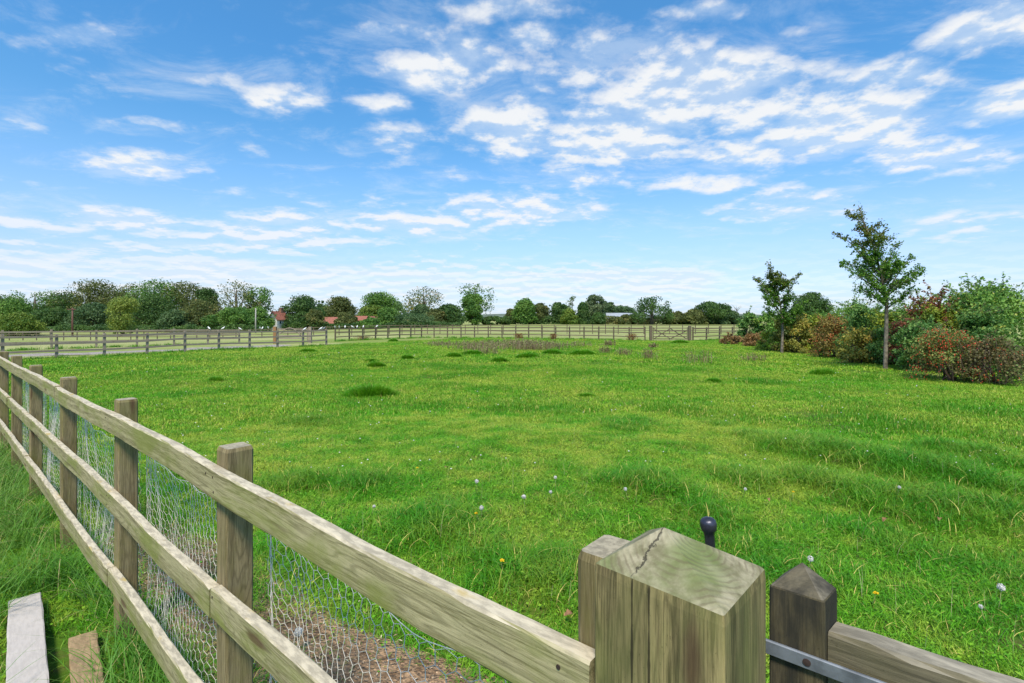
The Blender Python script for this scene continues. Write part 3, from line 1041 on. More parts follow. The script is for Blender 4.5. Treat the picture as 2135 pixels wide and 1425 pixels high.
def far_gate(pa, pb, label, ht=1.15, mat=M_FAR2, arch=False, post_mat=None, labels=None):
    za, zb = gz(*pa), gz(*pb)
    base = np.array([pa[0], pa[1], za])
    root = empty('field_gate', tuple(base))
    tag(root, label, 'gate')
    A, B = np.array([pa[0], pa[1], za]) - base, np.array([pb[0], pb[1], zb]) - base
    up = np.array([0, 0, 1.0])
    for q in (A, B):
        mb = MB(); mb.bar(q - up * .2, q + up * (ht + .12), .22, .22, .015); o = mb.build('gate_post', (post_mat or mat) if q is A else mat, root)
    d = (B - A) / np.linalg.norm(B - A)
    a, b = A + d * .17, B - d * .17
    for z in (.16, .38, .60, .84, 1.08):
        mb = MB(); mb.bar(a + up * z, b + up * z, .04, .075); mb.build('bar', mat, root)
    for q in (a, b):
        mb = MB(); mb.bar(q + up * .1 + d * (.03 if q is a else -.03), q + up * 1.16 + d * (.03 if q is a else -.03), .06, .06); mb.build('stile', mat, root)
    sd = np.cross(d, up) * .045
    mid = (a + b) / 2
    if arch:
        pts = [a + up * .5 + (b - a) * t + up * (.75 * math.sin(math.pi * min(1, t * 1.25)) * .9) * 1 + sd for t in np.linspace(0.1, .75, 12)]
        mb = MB(); mb.tube(pts, [.04] * 12, 6); mb.build('brace', mat, root)
    else:
        for (p0, z0, p1, z1) in ((a, .12, mid, 1.06), (mid, 1.06, b, .12), (a, 1.06, mid + d * .1, .12), (mid - d * .1, .12, b, .9)):
            mb = MB(); mb.bar(p0 + up * z0 + sd, p1 + up * z1 + sd, .03, .07); mb.build('brace', mat, root)
            sd = sd * -1
    return root


far_gate((11.75, 43.05), (15.0, 42.9), 'brown field gate with crossed braces in the far paddock fence')
far_gate((-17.8, 38.2), (-15.4, 38.8), 'grey field gate with arched brace hung on an orange brown post', mat=M_FAR, arch=True, post_mat=M_BROWNP)

# ------------------------------------------------------------------ foliage
def unit(v):
    return v / (np.linalg.norm(v, axis=-1, keepdims=True) + 1e-9)


def leaves(C, N, size, r, aspect=0.6, tint=None, droop=0.0):
    """diamond leaves at C with normals N -> V, Q, tint"""
    n = len(C)
    t1 = unit(np.cross(N, unit(r.normal(size=(n, 3)))))
    t2 = np.cross(N, t1)
    s = size * r.uniform(0.6, 1.35, (n, 1))
    V = np.stack([C - t1 * s * .5, C + t2 * s * aspect * .5 + N * s * .08, C + t1 * s * .5 - N * s * droop, C - t2 * s * aspect * .5 + N * s * .08], 1)
    Q = np.arange(n * 4).reshape(n, 4)
    T = np.repeat(tint if tint is not None else r.uniform(0, 1, n), 4)
    return V.reshape(-1, 3), Q, T


def make_crown(r, wd, z0, z1, nl, nleaf, leaf, airy=0.0, shape='dome', depth=None):
    """lobed crown between heights z0 and z1; returns V,Q,T and the lobe centres"""
    depth = depth or wd
    hh = z1 - z0
    C, RR = [], []
    tries = 0
    while len(C) < nl and tries < 4000:
        tries += 1
        t = r.uniform(0.02, 0.97)
        if shape == 'dome':
            prof = math.sqrt(max(0.02, 1 - ((t - 0.38) / 0.64) ** 2))
        elif shape == 'tall':
            prof = math.sqrt(max(0.02, 1 - ((t - 0.5) / 0.53) ** 2)) * (0.8 + .2 * t)
        elif shape == 'column':
            prof = 0.7 + 0.3 * math.sin(math.pi * t)
        elif shape == 'low':
            prof = math.sqrt(max(0.02, 1 - (max(0, t - 0.15) / 0.86) ** 2))
        else:
            prof = max(0.1, 1 - t)
        lr = r.uniform(.09, .26) * min(wd, hh * 1.2) * (0.75 if airy > .4 else 1)
        an, rad = r.uniform(0, 2 * math.pi), math.sqrt(r.uniform(0.25, 1))
        ax = max(0.05, wd / 2 * prof - lr * .55); ay = max(.05, depth / 2 * prof - lr * .55)
        C.append((math.cos(an) * rad * ax, math.sin(an) * rad * ay, z0 + t * (hh - lr) + lr * .3)); RR.append(lr)
    C, RR = np.array(C), np.array(RR)
    wgt = RR ** 2 / np.sum(RR ** 2)
    k = r.choice(len(C), nleaf, p=wgt)
    d = unit(r.normal(size=(nleaf, 3)) + np.array([0, 0, 0.25]))
    rad = RR[k] * (0.35 + 0.75 * r.uniform(0, 1, nleaf) ** .45) * (1 + .07 * r.normal(size=nleaf))
    if airy:
        rad *= 1 + airy * .25 * r.normal(size=nleaf)
    P = C[k] + d * rad[:, None] * np.array([1.05, 1.05, .82])
    P[:, 2] = np.maximum(P[:, 2], z0 - 0.1 * hh)
    N = unit(d + 0.75 * r.normal(size=(nleaf, 3)))
    lt = r.uniform(0, 1, len(C))
    tint = np.clip(0.55 * lt[k] + 0.45 * r.uniform(0, 1, nleaf), 0, 1)
    V, Q, T = leaves(P, N, leaf, r, 0.75, tint)
    return V, Q, T, C, RR


def tree(kind, u, wpx, vtop, Y, mat, label, group=None, vbase=None, shape='dome', airy=0.0, nleaf=10000, nl=50, leaf=None, bare=0.08,
         seed=0, X=None, cat='tree', trunk=True, bark=None, z_extra=0.0):
    r = np.random.default_rng(1000 + seed)
    x = (u - CU) / F * Y
    z = gz(x, Y)
    wd = 1.18 * wpx / F * Y
    top = CZ + (HV - vtop) / F * Y - z
    airy *= .7
    root = empty(kind, (x, Y, z))
    tag(root, label, cat, group)
    leaf = leaf or max(0.10, Y / 508 * 1.5)
    V, Q, T, C, RR = make_crown(r, wd, top * bare, top, nl, nleaf, leaf, airy, shape)
    mesh_np('crown' if trunk else 'foliage', V, Q, None, mat, root, tint=T)
    mb = MB()
    if trunk:
        rt = max(0.10, wd * .035)
        lean = r.normal(0, .03, 2) * top
        pts = [np.array([0, 0, -.3]), np.array([lean[0] * .3, lean[1] * .3, top * .25]), np.array([lean[0], lean[1], top * .55]), np.array([lean[0], lean[1], top * .82])]
        mb.tube(pts, [rt * 1.35, rt, rt * .65, rt * .15], 8)
        for k in r.choice(len(C), min(len(C), 9), replace=False):
            h = min(top * .6, max(top * .15, C[k][2] * .5))
            st = np.array([lean[0] * h / top, lean[1] * h / top, h])
            mid = (st + C[k]) / 2 + np.array([0, 0, -.05 * top])
            mb.tube([st, mid, C[k]], [rt * .45, rt * .28, rt * .08], 5)
        mb.build('trunk', bark or M_BARK, root, True)
    else:
        for k in range(7):
            an = r.uniform(0, 6.28); q = C[r.integers(len(C))]
            b0 = np.array([math.cos(an) * .08 * wd, math.sin(an) * .08 * wd, -.1])
            mb.tube([b0, (b0 + q) / 2 + (0, 0, .1 * top), q], [.03 + .004 * wd, .02 + .003 * wd, .008], 5)
        mb.build('stems', bark or M_TWIG, root, True)
    return root


G_DARK = leaf_mat('leaf_dark_green', (0.031, 0.077, 0.020), (0.098, 0.174, 0.039))
G_OLIVE = leaf_mat('leaf_olive', (0.057, 0.081, 0.024), (0.184, 0.204, 0.057), (0.271, 0.194, 0.068), .86)
G_MID = leaf_mat('leaf_mid_green', (0.054, 0.136, 0.027), (0.165, 0.290, 0.054))
G_YEL = leaf_mat('leaf_yellow_green', (0.13, 0.19, 0.032), (0.31, 0.36, 0.075))
G_BUSH = leaf_mat('leaf_bush_green', (0.062, 0.138, 0.019), (0.213, 0.275, 0.044))
G_BLUE = leaf_mat('leaf_blue_green', (0.039, 0.088, 0.031), (0.119, 0.188, 0.069))
G_PALE = leaf_mat('leaf_pale_green', (0.069, 0.119, 0.050), (0.188, 0.237, 0.112))
G_AUT = leaf_mat('leaf_turning', (0.049, 0.098, 0.024), (0.155, 0.194, 0.043), (0.465, 0.271, 0.039), .72)
G_POP = leaf_mat('leaf_poplar', (0.049, 0.116, 0.027), (0.165, 0.261, 0.068))

WOOD = 'trees of the wood behind the left field'
T = tree
sd = 0
rows = [
 # kind, u, w, vtop, Y, mat, label, dict
 ('broad_tree', 8, 80, 615, 112, G_DARK, 'dark rounded tree at the left end of the wood, cut by the picture edge', {}),
 ('broad_tree', 75, 118, 603, 114, G_MID, 'mid green tree with ragged top, second from the left end of the wood', {}),
 ('broad_tree', 130, 84, 606, 116, G_DARK, 'dark tree with feathery top between the ragged tree and the tallest flat dome', {'airy': .4}),
 ('broad_tree', 185, 128, 582, 118, G_OLIVE, 'tall wide olive tree forming the first high dome of the wood', {}),
 ('broad_tree', 262, 118, 588, 118, G_OLIVE, 'olive tree standing directly behind the pale yellow willow', {}),
 ('broad_tree', 328, 104, 581, 116, G_MID, 'tall greener tree forming the second high dome of the wood', {}),
 ('broad_tree', 385, 104, 586, 117, G_OLIVE, 'brownish tree on the right shoulder of the second high dome', {}),
 ('broad_tree', 432, 44, 597, 116, G_DARK, 'narrow dark tree left of the airy tree with sky showing through', {'airy': .5, 'shape': 'tall'}),
 ('airy_tree', 492, 92, 583, 112, G_OLIVE, 'tall open airy tree with sky between its limbs near the grey pole', {'airy': .8, 'nl': 52, 'nleaf': 3800}),
 ('airy_tree', 541, 56, 594, 114, G_MID, 'open airy tree overhanging the white gabled house', {'airy': .7, 'nl': 40, 'nleaf': 3000}),
 ('broad_tree', 110, 90, 640, 104, G_DARK, 'low dark tree in front of the wood, left of the brown pole', {'shape': 'low', 'bare': .05}),
 ('broad_tree', 196, 80, 632, 103, G_BLUE, 'low blue green tree between the brown pole and the yellow willow', {'shape': 'low', 'bare': .05}),
 ('broad_tree', 318, 90, 614, 105, G_DARK, 'dark tree right behind and right of the yellow willow', {'bare': .04, 'shape': 'low'}),
 ('broad_tree', 366, 60, 645, 100, G_BLUE, 'small grey green tree at the foot of the brownish tree', {'bare': .03, 'shape': 'low'}),
 ('broad_tree', 415, 90, 625, 104, G_OLIVE, 'dark olive tree at the foot of the narrow dark tree', {'bare': .03, 'shape': 'low'}),
 ('broad_tree', 492, 110, 640, 102, G_MID, 'low bushy tree under the open airy tree', {'bare': .03, 'shape': 'low'}),
 ('broad_tree', 538, 50, 640, 106, G_MID, 'low bushy tree behind the grey pole beside the white house', {'bare': .03, 'shape': 'low'}),
 ('willow', 257, 58, 618, 80, G_YEL, 'pale yellow green willow standing in front of the dark wood', {'shape': 'tall', 'bare': .08, 'nleaf': 6000, 'nl': 30}),
 ('bush', 44, 74, 652, 78, G_BUSH, 'round yellow green bush in front of the left end of the wood', {'shape': 'low', 'bare': 0, 'trunk': False, 'cat': 'bush'}),
 ('bush', 0, 40, 657, 80, G_BUSH, 'smaller yellow green bush cut by the left picture edge', {'shape': 'low', 'bare': 0, 'trunk': False, 'cat': 'bush'}),
 ('broad_tree', 627, 78, 616, 122, G_DARK, 'dark spreading tree between the white house and the red roofed shed', {'airy': .4}),
 ('broad_tree', 634, 66, 650, 118, G_DARK, 'dark low thicket tree below the spreading tree by the white house', {'shape': 'low', 'bare': 0}),
 ('bush', 655, 34, 643, 117, G_OLIVE, 'olive bush just left of the red roofed shed', {'shape': 'tall', 'bare': 0, 'trunk': False, 'cat': 'bush'}),
 ('slim_tree', 668, 18, 616, 150, G_DARK, 'thin dark treetop rising behind the red roofed shed', {'shape': 'tall', 'airy': .5, 'nleaf': 600, 'nl': 8}),
 ('broad_tree', 684, 60, 634, 160, G_MID, 'mid green tree behind the red roof of the shed', {}),
 ('broad_tree', 707, 58, 618, 155, G_OLIVE, 'rounded olive tree behind the right end of the red roofed shed', {}),
 ('broad_tree', 722, 44, 650, 128, G_OLIVE, 'small olive tree between the shed and the black house', {'shape': 'low', 'bare': 0}),
 ('broad_tree', 793, 80, 608, 165, G_MID, 'large rounded green tree behind the black boarded house', {}),
 ('broad_tree', 776, 60, 637, 150, G_BUSH, 'yellowish tree beside the roofs of the black boarded house', {'shape': 'low'}),
 ('bush', 808, 46, 640, 130, G_MID, 'green bush hiding the right end of the black boarded house', {'shape': 'low', 'bare': 0, 'trunk': False, 'cat': 'bush'}),
 ('bush', 772, 44, 662, 122, G_MID, 'low green bush in front of the black boarded house', {'shape': 'low', 'bare': 0, 'trunk': False, 'cat': 'bush'}),
 ('slim_tree', 833, 30, 632, 150, G_POP, 'slim loose tree between the rounded tree and the autumn tinted tree', {'shape': 'tall', 'airy': .6, 'nleaf': 900}),
 ('bush', 858, 90, 650, 128, G_BLUE, 'wide blue green bush in the middle of the tree line', {'shape': 'low', 'bare': 0, 'trunk': False, 'cat': 'bush', 'nleaf': 2600}),
 ('broad_tree', 884, 86, 597, 162, G_AUT, 'big dark tree with orange autumn leaves in its crown', {'nl': 26, 'nleaf': 2800}),
 ('broad_tree', 877, 40, 634, 148, G_BLUE, 'dark small tree at the foot of the autumn tinted tree', {'shape': 'low', 'bare': 0}),
 ('broad_tree', 936, 60, 634, 145, G_DARK, 'dark dense thicket left of the tall loose poplar', {'shape': 'low', 'bare': 0}),
 ('bush', 908, 44, 644, 142, G_OLIVE, 'olive bush between the autumn tree and the dark thicket', {'shape': 'low', 'bare': 0, 'trunk': False, 'cat': 'bush'}),
 ('poplar', 993, 74, 588, 160, G_POP, 'tall loose poplar with light showing between its leaves', {'shape': 'tall', 'airy': .8, 'nl': 30, 'nleaf': 2200}),
 ('broad_tree', 985, 38, 611, 152, G_MID, 'narrow dense green tree in front of the tall poplar', {'shape': 'column', 'bare': 0}),
 ('bush', 1030, 60, 660, 156, G_DARK, 'low dark bush right of the tall poplar', {'shape': 'low', 'bare': 0, 'trunk': False, 'cat': 'bush'}),
 ('broad_tree', 1066, 22, 644, 172, G_OLIVE, 'small olive tree left of the bright green rounded tree', {}),
 ('broad_tree', 1095, 42, 622, 168, G_MID, 'bright green rounded tree right of the gap with the far hills', {'bare': .08}),
 ('broad_tree', 1126, 30, 632, 172, G_OLIVE, 'open olive tree left of the two thin poplars', {'airy': .5}),
 ('slim_tree', 1139.5, 5, 636, 210, G_DARK, 'left one of the two needle thin poplars', {'shape': 'column', 'nleaf': 260, 'nl': 12, 'bare': .05}),
 ('slim_tree', 1145.5, 5.5, 635, 210, G_DARK, 'right one of the two needle thin poplars', {'shape': 'column', 'nleaf': 260, 'nl': 12, 'bare': .05}),
 ('broad_tree', 1167, 32, 627, 172, G_DARK, 'dark rounded tree just right of the two thin poplars', {}),
 ('airy_tree', 1192, 26, 615, 190, G_PALE, 'sparse pale tree, nearly bare, in the middle of the tree line', {'airy': 1.0, 'nleaf': 330, 'nl': 18}),
 ('bush', 1186, 30, 643, 165, G_BUSH, 'yellow green bush under the sparse pale tree', {'shape': 'low', 'bare': 0, 'trunk': False, 'cat': 'bush'}),
 ('broad_tree', 1215, 34, 629, 166, G_DARK, 'dark pointed tree right of the sparse pale tree', {'shape': 'cone', 'bare': 0}),
 ('airy_tree', 1243, 44, 614, 185, G_PALE, 'tall pale grey green tree behind the grey roofed barn', {'airy': .6, 'shape': 'tall'}),
 ('broad_tree', 1266, 26, 625, 195, G_BLUE, 'blue green tree between the pale tree and the barn roof', {}),
 ('broad_tree', 1293, 58, 633, 205, G_BLUE, 'low blue green tree right behind the grey barn roof', {}),
 ('bush', 1247, 24, 652, 163, G_DARK, 'dark bush at the left end of the grey roofed barn', {'shape': 'low', 'bare': 0, 'trunk': False, 'cat': 'bush'}),
 ('bush', 1304, 36, 656, 164, G_OLIVE, 'olive bush in front of the grey roofed barn', {'shape': 'low', 'bare': 0, 'trunk': False, 'cat': 'bush'}),
 ('oak', 1359, 80, 617, 160, G_DARK, 'round dense dark oak standing alone right of the grey barn', {'nl': 34, 'nleaf': 3600, 'bare': .14}),
 ('bush', 1410, 44, 650, 165, G_OLIVE, 'low olive thicket between the round oak and the dark tree clump', {'shape': 'low', 'bare': 0, 'trunk': False, 'cat': 'bush'}),
 ('broad_tree', 1484, 74, 628, 165, G_DARK, 'dark domed tree in the clump right of the round oak', {'bare': .04}),
 ('broad_tree', 1446, 50, 644, 163, G_OLIVE, 'lower left tree of the dark clump right of the oak', {'bare': 0, 'shape': 'low'}),
 ('broad_tree', 1520, 46, 646, 163, G_BLUE, 'lower right tree of the dark clump, beside the bare twigs', {'bare': 0, 'shape': 'low'}),
 ('broad_tree', 1690, 74, 609, 120, G_DARK, 'dark tree showing above the hedge between the two young trees', {'airy': .3}),
]
for i, (kind, u, wp, vt, Y, mat, lab, kw) in enumerate(rows):
    grp = WOOD if (u < 560 and kind != 'bush') else ('bushes along the far tree line' if kind == 'bush' else 'trees along the far edge of the meadow')
    tree(kind, u, wp, vt, Y, mat, lab, grp, seed=i, **kw)


# long low hedges on the far edge of the meadow
def hedge(u0, u1, Y, vt, mat, label, seed):
    r = np.random.default_rng(seed)
    x0, x1 = (u0 - CU) / F * Y, (u1 - CU) / F * Y
    n = int((x1 - x0) * 130)
    x = r.uniform(x0, x1, n)
    top = CZ + (HV - vt) / F * Y
    hh = (top - terrain(x, np.full(n, Y))) * (0.7 + .5 * vnoise(x / 2.2, x * 0, seed))
    t = r.uniform(0, 1, n) ** .8
    y = Y + (r.uniform(-1, 1, n)) * 1.4 * np.sqrt(1 - .7 * t ** 2)
    z = terrain(x, y) + t * hh
    N = unit(np.stack([r.normal(0, .6, n), -0.6 + r.normal(0, .6, n), .5 + r.normal(0, .6, n)], 1))
    tint = np.clip(.6 * vnoise(x / 1.5, z / 1.0, seed + 1) + .4 * r.uniform(0, 1, n), 0, 1)
    cx = (x0 + x1) / 2
    base = np.array([cx, Y, gz(cx, Y)])
    V, Q, T_ = leaves(np.stack([x, y, z], 1) - base, N, Y / 508 * 1.7, r, .75, tint)
    o = mesh_np('hedge', V, Q, None, mat, None, tint=T_)
    o.location = base
    tag(o, label, 'hedge')


hedge(1040, 1262, 170, 659, G_DARK, 'low dark hedge below the trees left of the grey barn', 61)
hedge(1262, 1560, 166, 662, G_OLIVE, 'low olive hedge running under the oak and the dark clump', 62)
hedge(660, 960, 124, 672, G_DARK, 'low dark hedge in front of the red roofed shed and the black house', 63)
hedge(-40, 560, 98, 679, G_DARK, 'low dark undergrowth hedge along the foot of the left wood', 64)


# bare twiggy tree by the dark clump
def bare_tree(u, vtop, Y, label):
    x = (u - CU) / F * Y
    z = gz(x, Y)
    r = np.random.default_rng(5)
    root = empty('bare_tree', (x, Y, z)); tag(root, label, 'tree')
    top = CZ + (HV - vtop) / F * Y - z
    mb = MB()
    mb.tube([(0, 0, -.2), (.1, 0, top * .5), (.2, 0, top * .75)], [.16, .12, .06], 6)
    o = mb.build('trunk', M_POLE, root, True)
    for k in range(9):
        an = r.uniform(0, 6.28); h = top * r.uniform(.45, .72)
        e = np.array([math.cos(an) * 1.7 + .2, math.sin(an) * 1.5, top * r.uniform(.8, 1.0)])
        m2 = MB(); m2.tube([(.12, 0, h), e * .55 + np.array([0, 0, h * .5]), e], [.07, .05, .02], 5)
        m2.build('limb', M_POLE, root, True)


bare_tree(1535, 634, 164, 'bare dead tree with a few pale twigs at the right of the dark clump')


# ------------------------------------------------------------------ buildings
def gable(name, label, cx, Y, wd, dp, eave, ridge, wallm, roofm, rz=0.0, chimney=None, windows=(), group=None, over=0.35, gable_m=None):
    z = gz(cx, Y)
    root = empty(name, (cx, Y, z), rz)
    tag(root, label, 'building', group)
    a, b = wd / 2, dp / 2
    mb = MB()
    V = [(-a, -b, -.3), (a, -b, -.3), (a, b, -.3), (-a, b, -.3), (-a, -b, eave), (a, -b, eave), (a, b, eave), (-a, b, eave), (-a, 0, ridge - .06), (a, 0, ridge - .06)]
    mb.add(V, [(0, 1, 5, 4), (2, 3, 7, 6), (1, 2, 6, 5), (3, 0, 4, 7)], [(5, 6, 9), (7, 4, 8)])
    mb.build('wall', wallm, root)
    mb = MB()
    sl = (ridge - eave) / b
    for s in (-1, 1):
        y0, z0 = s * (b + over), eave - over * sl
        V = [(-a - over, y0, z0), (a + over, y0, z0), (a + over, 0, ridge), (-a - over, 0, ridge),
             (-a - over, y0, z0 + .14), (a + over, y0, z0 + .14), (a + over, 0, ridge + .14), (-a - over, 0, ridge + .14)]
        mb.add(V, [(0, 1, 2, 3), (7, 6, 5, 4), (0, 4, 5, 1), (1, 5, 6, 2), (3, 7, 4, 0)])
    rf = mb.build('roof', roofm, root)
    if chimney:
        m2 = MB(); m2.bar((chimney[0], chimney[1], ridge - .6), (chimney[0], chimney[1], ridge + chimney[2]), .7, .6, .02)
        m2.bar((chimney[0], chimney[1], ridge + chimney[2]), (chimney[0], chimney[1], ridge + chimney[2] + .12), .85, .75, .02)
        m2.build('chimney', M_BRICK, rf)
    for (wx, wz, ww, wh) in windows:
        m3 = MB()
        for (ax, az, bx, bz) in ((wx - ww / 2, wz, wx + ww / 2, wz), (wx - ww / 2, wz + wh, wx + ww / 2, wz + wh)):
            m3.bar((ax - .06, -b - .04, az), (bx + .06, -b - .04, bz), .08, .12)
        for sx in (-1, 1):
            m3.bar((wx + sx * ww / 2, -b - .04, wz + .06), (wx + sx * ww / 2, -b - .04, wz + wh - .06), .12, .08)
        fr = m3.build('window', M_RENDER, root)
        m4 = MB(); m4.add([(wx - ww / 2, -b - .02, wz), (wx + ww / 2, -b - .02, wz), (wx + ww / 2, -b - .02, wz + wh), (wx - ww / 2, -b - .02, wz + wh)], [(0, 1, 2, 3)])
        m4.build('pane', M_GLASS, fr)
    return root


def X_(u, Y):
    return (u - CU) / F * Y


gable('house', 'white gabled house with red tiled roof and brick chimney among the trees', X_(576, 116), 117, 3.0, 2.3, 2.7, 4.2, M_RENDER, M_TILE, R(70), (.9, 0, .8), [(-.6, 1.4, .6, .8)])
gable('shed', 'long low shed with bright red tiled roof', X_(686, 140), 140, 5.6, 4.2, 1.35, 2.95, M_BRICK, M_TILE, R(0), None, [(1.2, .35, .8, .7)])
gable('house', 'black boarded house with white window and red roof, half hidden by bushes', X_(752, 140), 140, 3.2, 3.2, 2.3, 3.25, M_BLACKW, M_TILE, R(0), None, [(-.9, 1.35, .9, .9)])
gable('outbuilding', 'small black gabled outbuilding with red roof, right of the white window', X_(777, 136), 137, 3.4, 3.6, 1.9, 3.1, M_BLACKW, M_TILE, R(80))
gable('barn', 'long grey roofed barn behind the far hedge', X_(1290, 190), 190, 11.5, 9, 1.9, 3.9, M_BRICK, M_SHEET, R(0), None, [(-3, .3, 1.2, 1.0)])


def pole(u, vt, Y, mat, label, arm=True):
    x = X_(u, Y); z = gz(x, Y)
    root = empty('utility_pole', (x, Y, z)); tag(root, label, 'pole')
    top = CZ + (HV - vt) / F * Y - z
    mb = MB(); mb.tube([(0, 0, -.3), (0, 0, top * .5), (0.02, 0, top)], [.14, .12, .10], 8); mb.build('shaft', mat, root, True)
    if arm:
        mb = MB(); mb.bar((-.7, -.14, top - .25), (.7, -.14, top - .25), .08, .1); mb.build('crossarm', mat, root)


pole(151, 642, 80, M_REDPOLE, 'reddish brown pole with a short crossarm in front of the left wood')
pole(533, 643, 92, M_POLE, 'plain thin grey pole in front of the airy trees', False)

# ------------------------------------------------------------------ young trees on the right
Y_HORN = leaf_mat('leaf_young_tree', (0.045, 0.130, 0.014), (0.150, 0.290, 0.030), (0.24, 0.16, 0.04), .93, 0.3)
Y_TOP = leaf_mat('leaf_reddening', (0.070, 0.115, 0.02), (0.19, 0.215, 0.035), (0.25, 0.11, 0.035), .82, 0.3)


def young_tree(u, v, scale, trunk_px, tips, label, seed, leaf, nrand, zsplit):
    """trunk and branches given as (dx, height) in metres; depth is random"""
    r = np.random.default_rng(seed)
    x, Y, z = ground(u, v)
    root = empty('young_tree', (x, Y, z))
    tag(root, label, 'tree', 'young trees in front of the hedge')
    tp = np.array([(a, 0, b) for a, b in trunk_px]) * scale
    tp[1:, 1] += r.normal(0, .04, len(tp) - 1)
    zz = tp[:, 2]

    def on(h):
        return np.array([np.interp(h, zz, tp[:, 0]), np.interp(h, zz, tp[:, 1]), h])
    mb = MB()
    mb.tube([(0, 0, -.15)] + list(tp), [.105 * scale] + list(np.linspace(.075, .008, len(tp)) * scale), 9)
    B = []
    for (h0, dx, h1) in tips:
        dep = r.uniform(-.9, .9) * min(1.0, .35 + abs(dx)) * scale
        B.append((h0 * scale, np.array([dx * scale, dep, h1 * scale])))
    for k in range(nrand):
        h0 = r.uniform(zsplit, .86 * zz[-1]); an = r.uniform(0, 6.28)
        reach = np.interp(h0, [zsplit, zsplit * 1.3, zz[-1] * .68, zz[-1]], [0.85, 1.45, .8, .12]) * scale * r.uniform(.45, .9)
        q = on(h0)
        B.append((h0, np.array([q[0] + math.cos(an) * reach, math.sin(an) * reach, h0 + reach * r.uniform(.45, 1.05)])))
    P, Nn = [], []
    for h0, tip in B:
        st = on(h0)
        mid = st * .5 + tip * .5 + np.array([0, 0, .10 * np.linalg.norm(tip - st)]) * r.uniform(-.6, 1)
        L = np.linalg.norm(tip - st)
        rb = .010 + .012 * L
        mb.tube([st, mid, tip], [rb * scale, rb * .6 * scale, .004], 5)
        nt = int(6 + L * 10)
        for j in range(nt):
            t = r.uniform(.18, 1.0)
            q = (1 - t) ** 2 * st + 2 * t * (1 - t) * mid + t * t * tip
            d = unit(r.normal(size=3) + (tip - st) / (L + .01) * .9 + np.array([0, 0, .25]))
            ln = r.uniform(.15, .42) * scale * (1.15 - .6 * t)
            e = q + d * ln
            if r.uniform() < .6:
                mb.tube([q, e], [.005, .002], 3)
            m = int(r.integers(9, 18))
            tt = r.uniform(.1, 1.1, m)[:, None]
            P.append(q + (e - q) * tt + r.normal(0, .04 * scale, (m, 3)))
    for k in range(26):
        q = on(zz[-1] * r.uniform(.55, 1.0))
        P.append(q + r.normal(0, .09 * scale, (6, 3)))
    mb.build('trunk', M_PALEBARK, root, True)
    P = np.concatenate(P)
    N = unit(r.normal(size=(len(P), 3)) + np.array([0, 0, .7]))
    tint = np.clip(r.uniform(0, 1, len(P)) * .7 + .3 * vnoise(P[:, 0] * 2 + 9, P[:, 2] * 2, seed), 0, 1)
    hi = P[:, 2] + r.normal(0, .35, len(P)) > zz[-1] * .74
    for msk, nm, mt in ((~hi, 'crown', Y_HORN), (hi, 'crown', Y_TOP)):
        V, Q, T_ = leaves(P[msk], N[msk], leaf, r, .62, tint[msk], .12)
        o = mesh_np(nm, V, Q, None, mt, root, tint=T_)
        if mt is Y_TOP:
            o['label'] = 'reddening leaves at the top'
    return root


young_tree(1846, 770, 1.0, [(0, 0), (.03, 1.4), (.09, 2.5), (-.16, 3.55), (-.5, 4.6), (-.80, 5.35), (-1.0, 5.92)],
           [(2.75, -2.05, 3.70), (3.5, -1.8, 4.52), (4.2, -1.35, 5.05), (2.7, 1.12, 4.1), (2.6, 1.18, 3.5), (3.2, .45, 4.55), (4.3, .0, 5.0),
            (2.3, -1.35, 2.9), (2.3, .6, 2.8), (4.8, -.6, 5.7), (4.9, -1.2, 5.8), (3.0, -1.5, 3.9), (2.6, 1.0, 3.2), (3.3, -.9, 4.6), (3.0, .8, 3.9), (2.5, -1.1, 3.4)],
           'taller young tree with reddish pointed top, nearer of the two in front of the hedge', 11, .080, 36, 2.0)
young_tree(1630, 737, 1.0, [(0, 0), (.05, 1.3), (.02, 2.2), (-.2, 3.2), (-.45, 4.1), (-.72, 4.92)],
           [(2.1, -1.5, 3.9), (2.0, .6, 3.9), (1.9, -1.4, 3.1), (1.8, .75, 2.9), (2.8, -1.2, 4.1), (2.6, .5, 4.2), (1.7, -.9, 2.5), (1.7, .6, 2.4), (3.2, -1.0, 4.7), (3.2, .1, 4.3), (2.2, -1.2, 3.5)],
           'shorter young tree farther along the hedge, with thin dark trunk', 12, .098, 32, 1.35)


# ------------------------------------------------------------------ hedge shrubs on the right
S_GREEN0 = leaf_mat('shrub_plain_green', (0.043, 0.128, 0.024), (0.170, 0.315, 0.051))
S_GREEN = leaf_mat('shrub_green', (0.073, 0.183, 0.032), (0.244, 0.403, 0.073), (0.415, 0.439, 0.085), .86)
S_DARK = leaf_mat('shrub_dark', (0.048, 0.135, 0.028), (0.183, 0.317, 0.076), (0.381, 0.397, 0.079), .9)
S_OLIVE = leaf_mat('shrub_olive_orange', (0.183, 0.203, 0.043), (0.450, 0.397, 0.074), (0.500, 0.322, 0.065), .72)
S_YEL = leaf_mat('shrub_yellow_green', (0.108, 0.176, 0.022), (0.338, 0.392, 0.041))
S_RUST = leaf_mat('shrub_rust', (0.146, 0.134, 0.037), (0.329, 0.232, 0.061), (0.488, 0.159, 0.061), .74)
S_RED = leaf_mat('shrub_crimson', (0.16, 0.065, 0.035), (0.36, 0.125, 0.065), (0.12, 0.19, 0.045), .66)
S_BROWN = leaf_mat('shrub_brown', (0.153, 0.093, 0.037), (0.374, 0.221, 0.085))
S_ROSE = leaf_mat('shrub_rose', (0.091, 0.140, 0.032), (0.281, 0.305, 0.079), (0.415, 0.183, 0.073), .88)
S_TWIGGY = leaf_mat('shrub_twiggy', (0.091, 0.091, 0.034), (0.244, 0.189, 0.073), (0.159, 0.244, 0.061), .7)

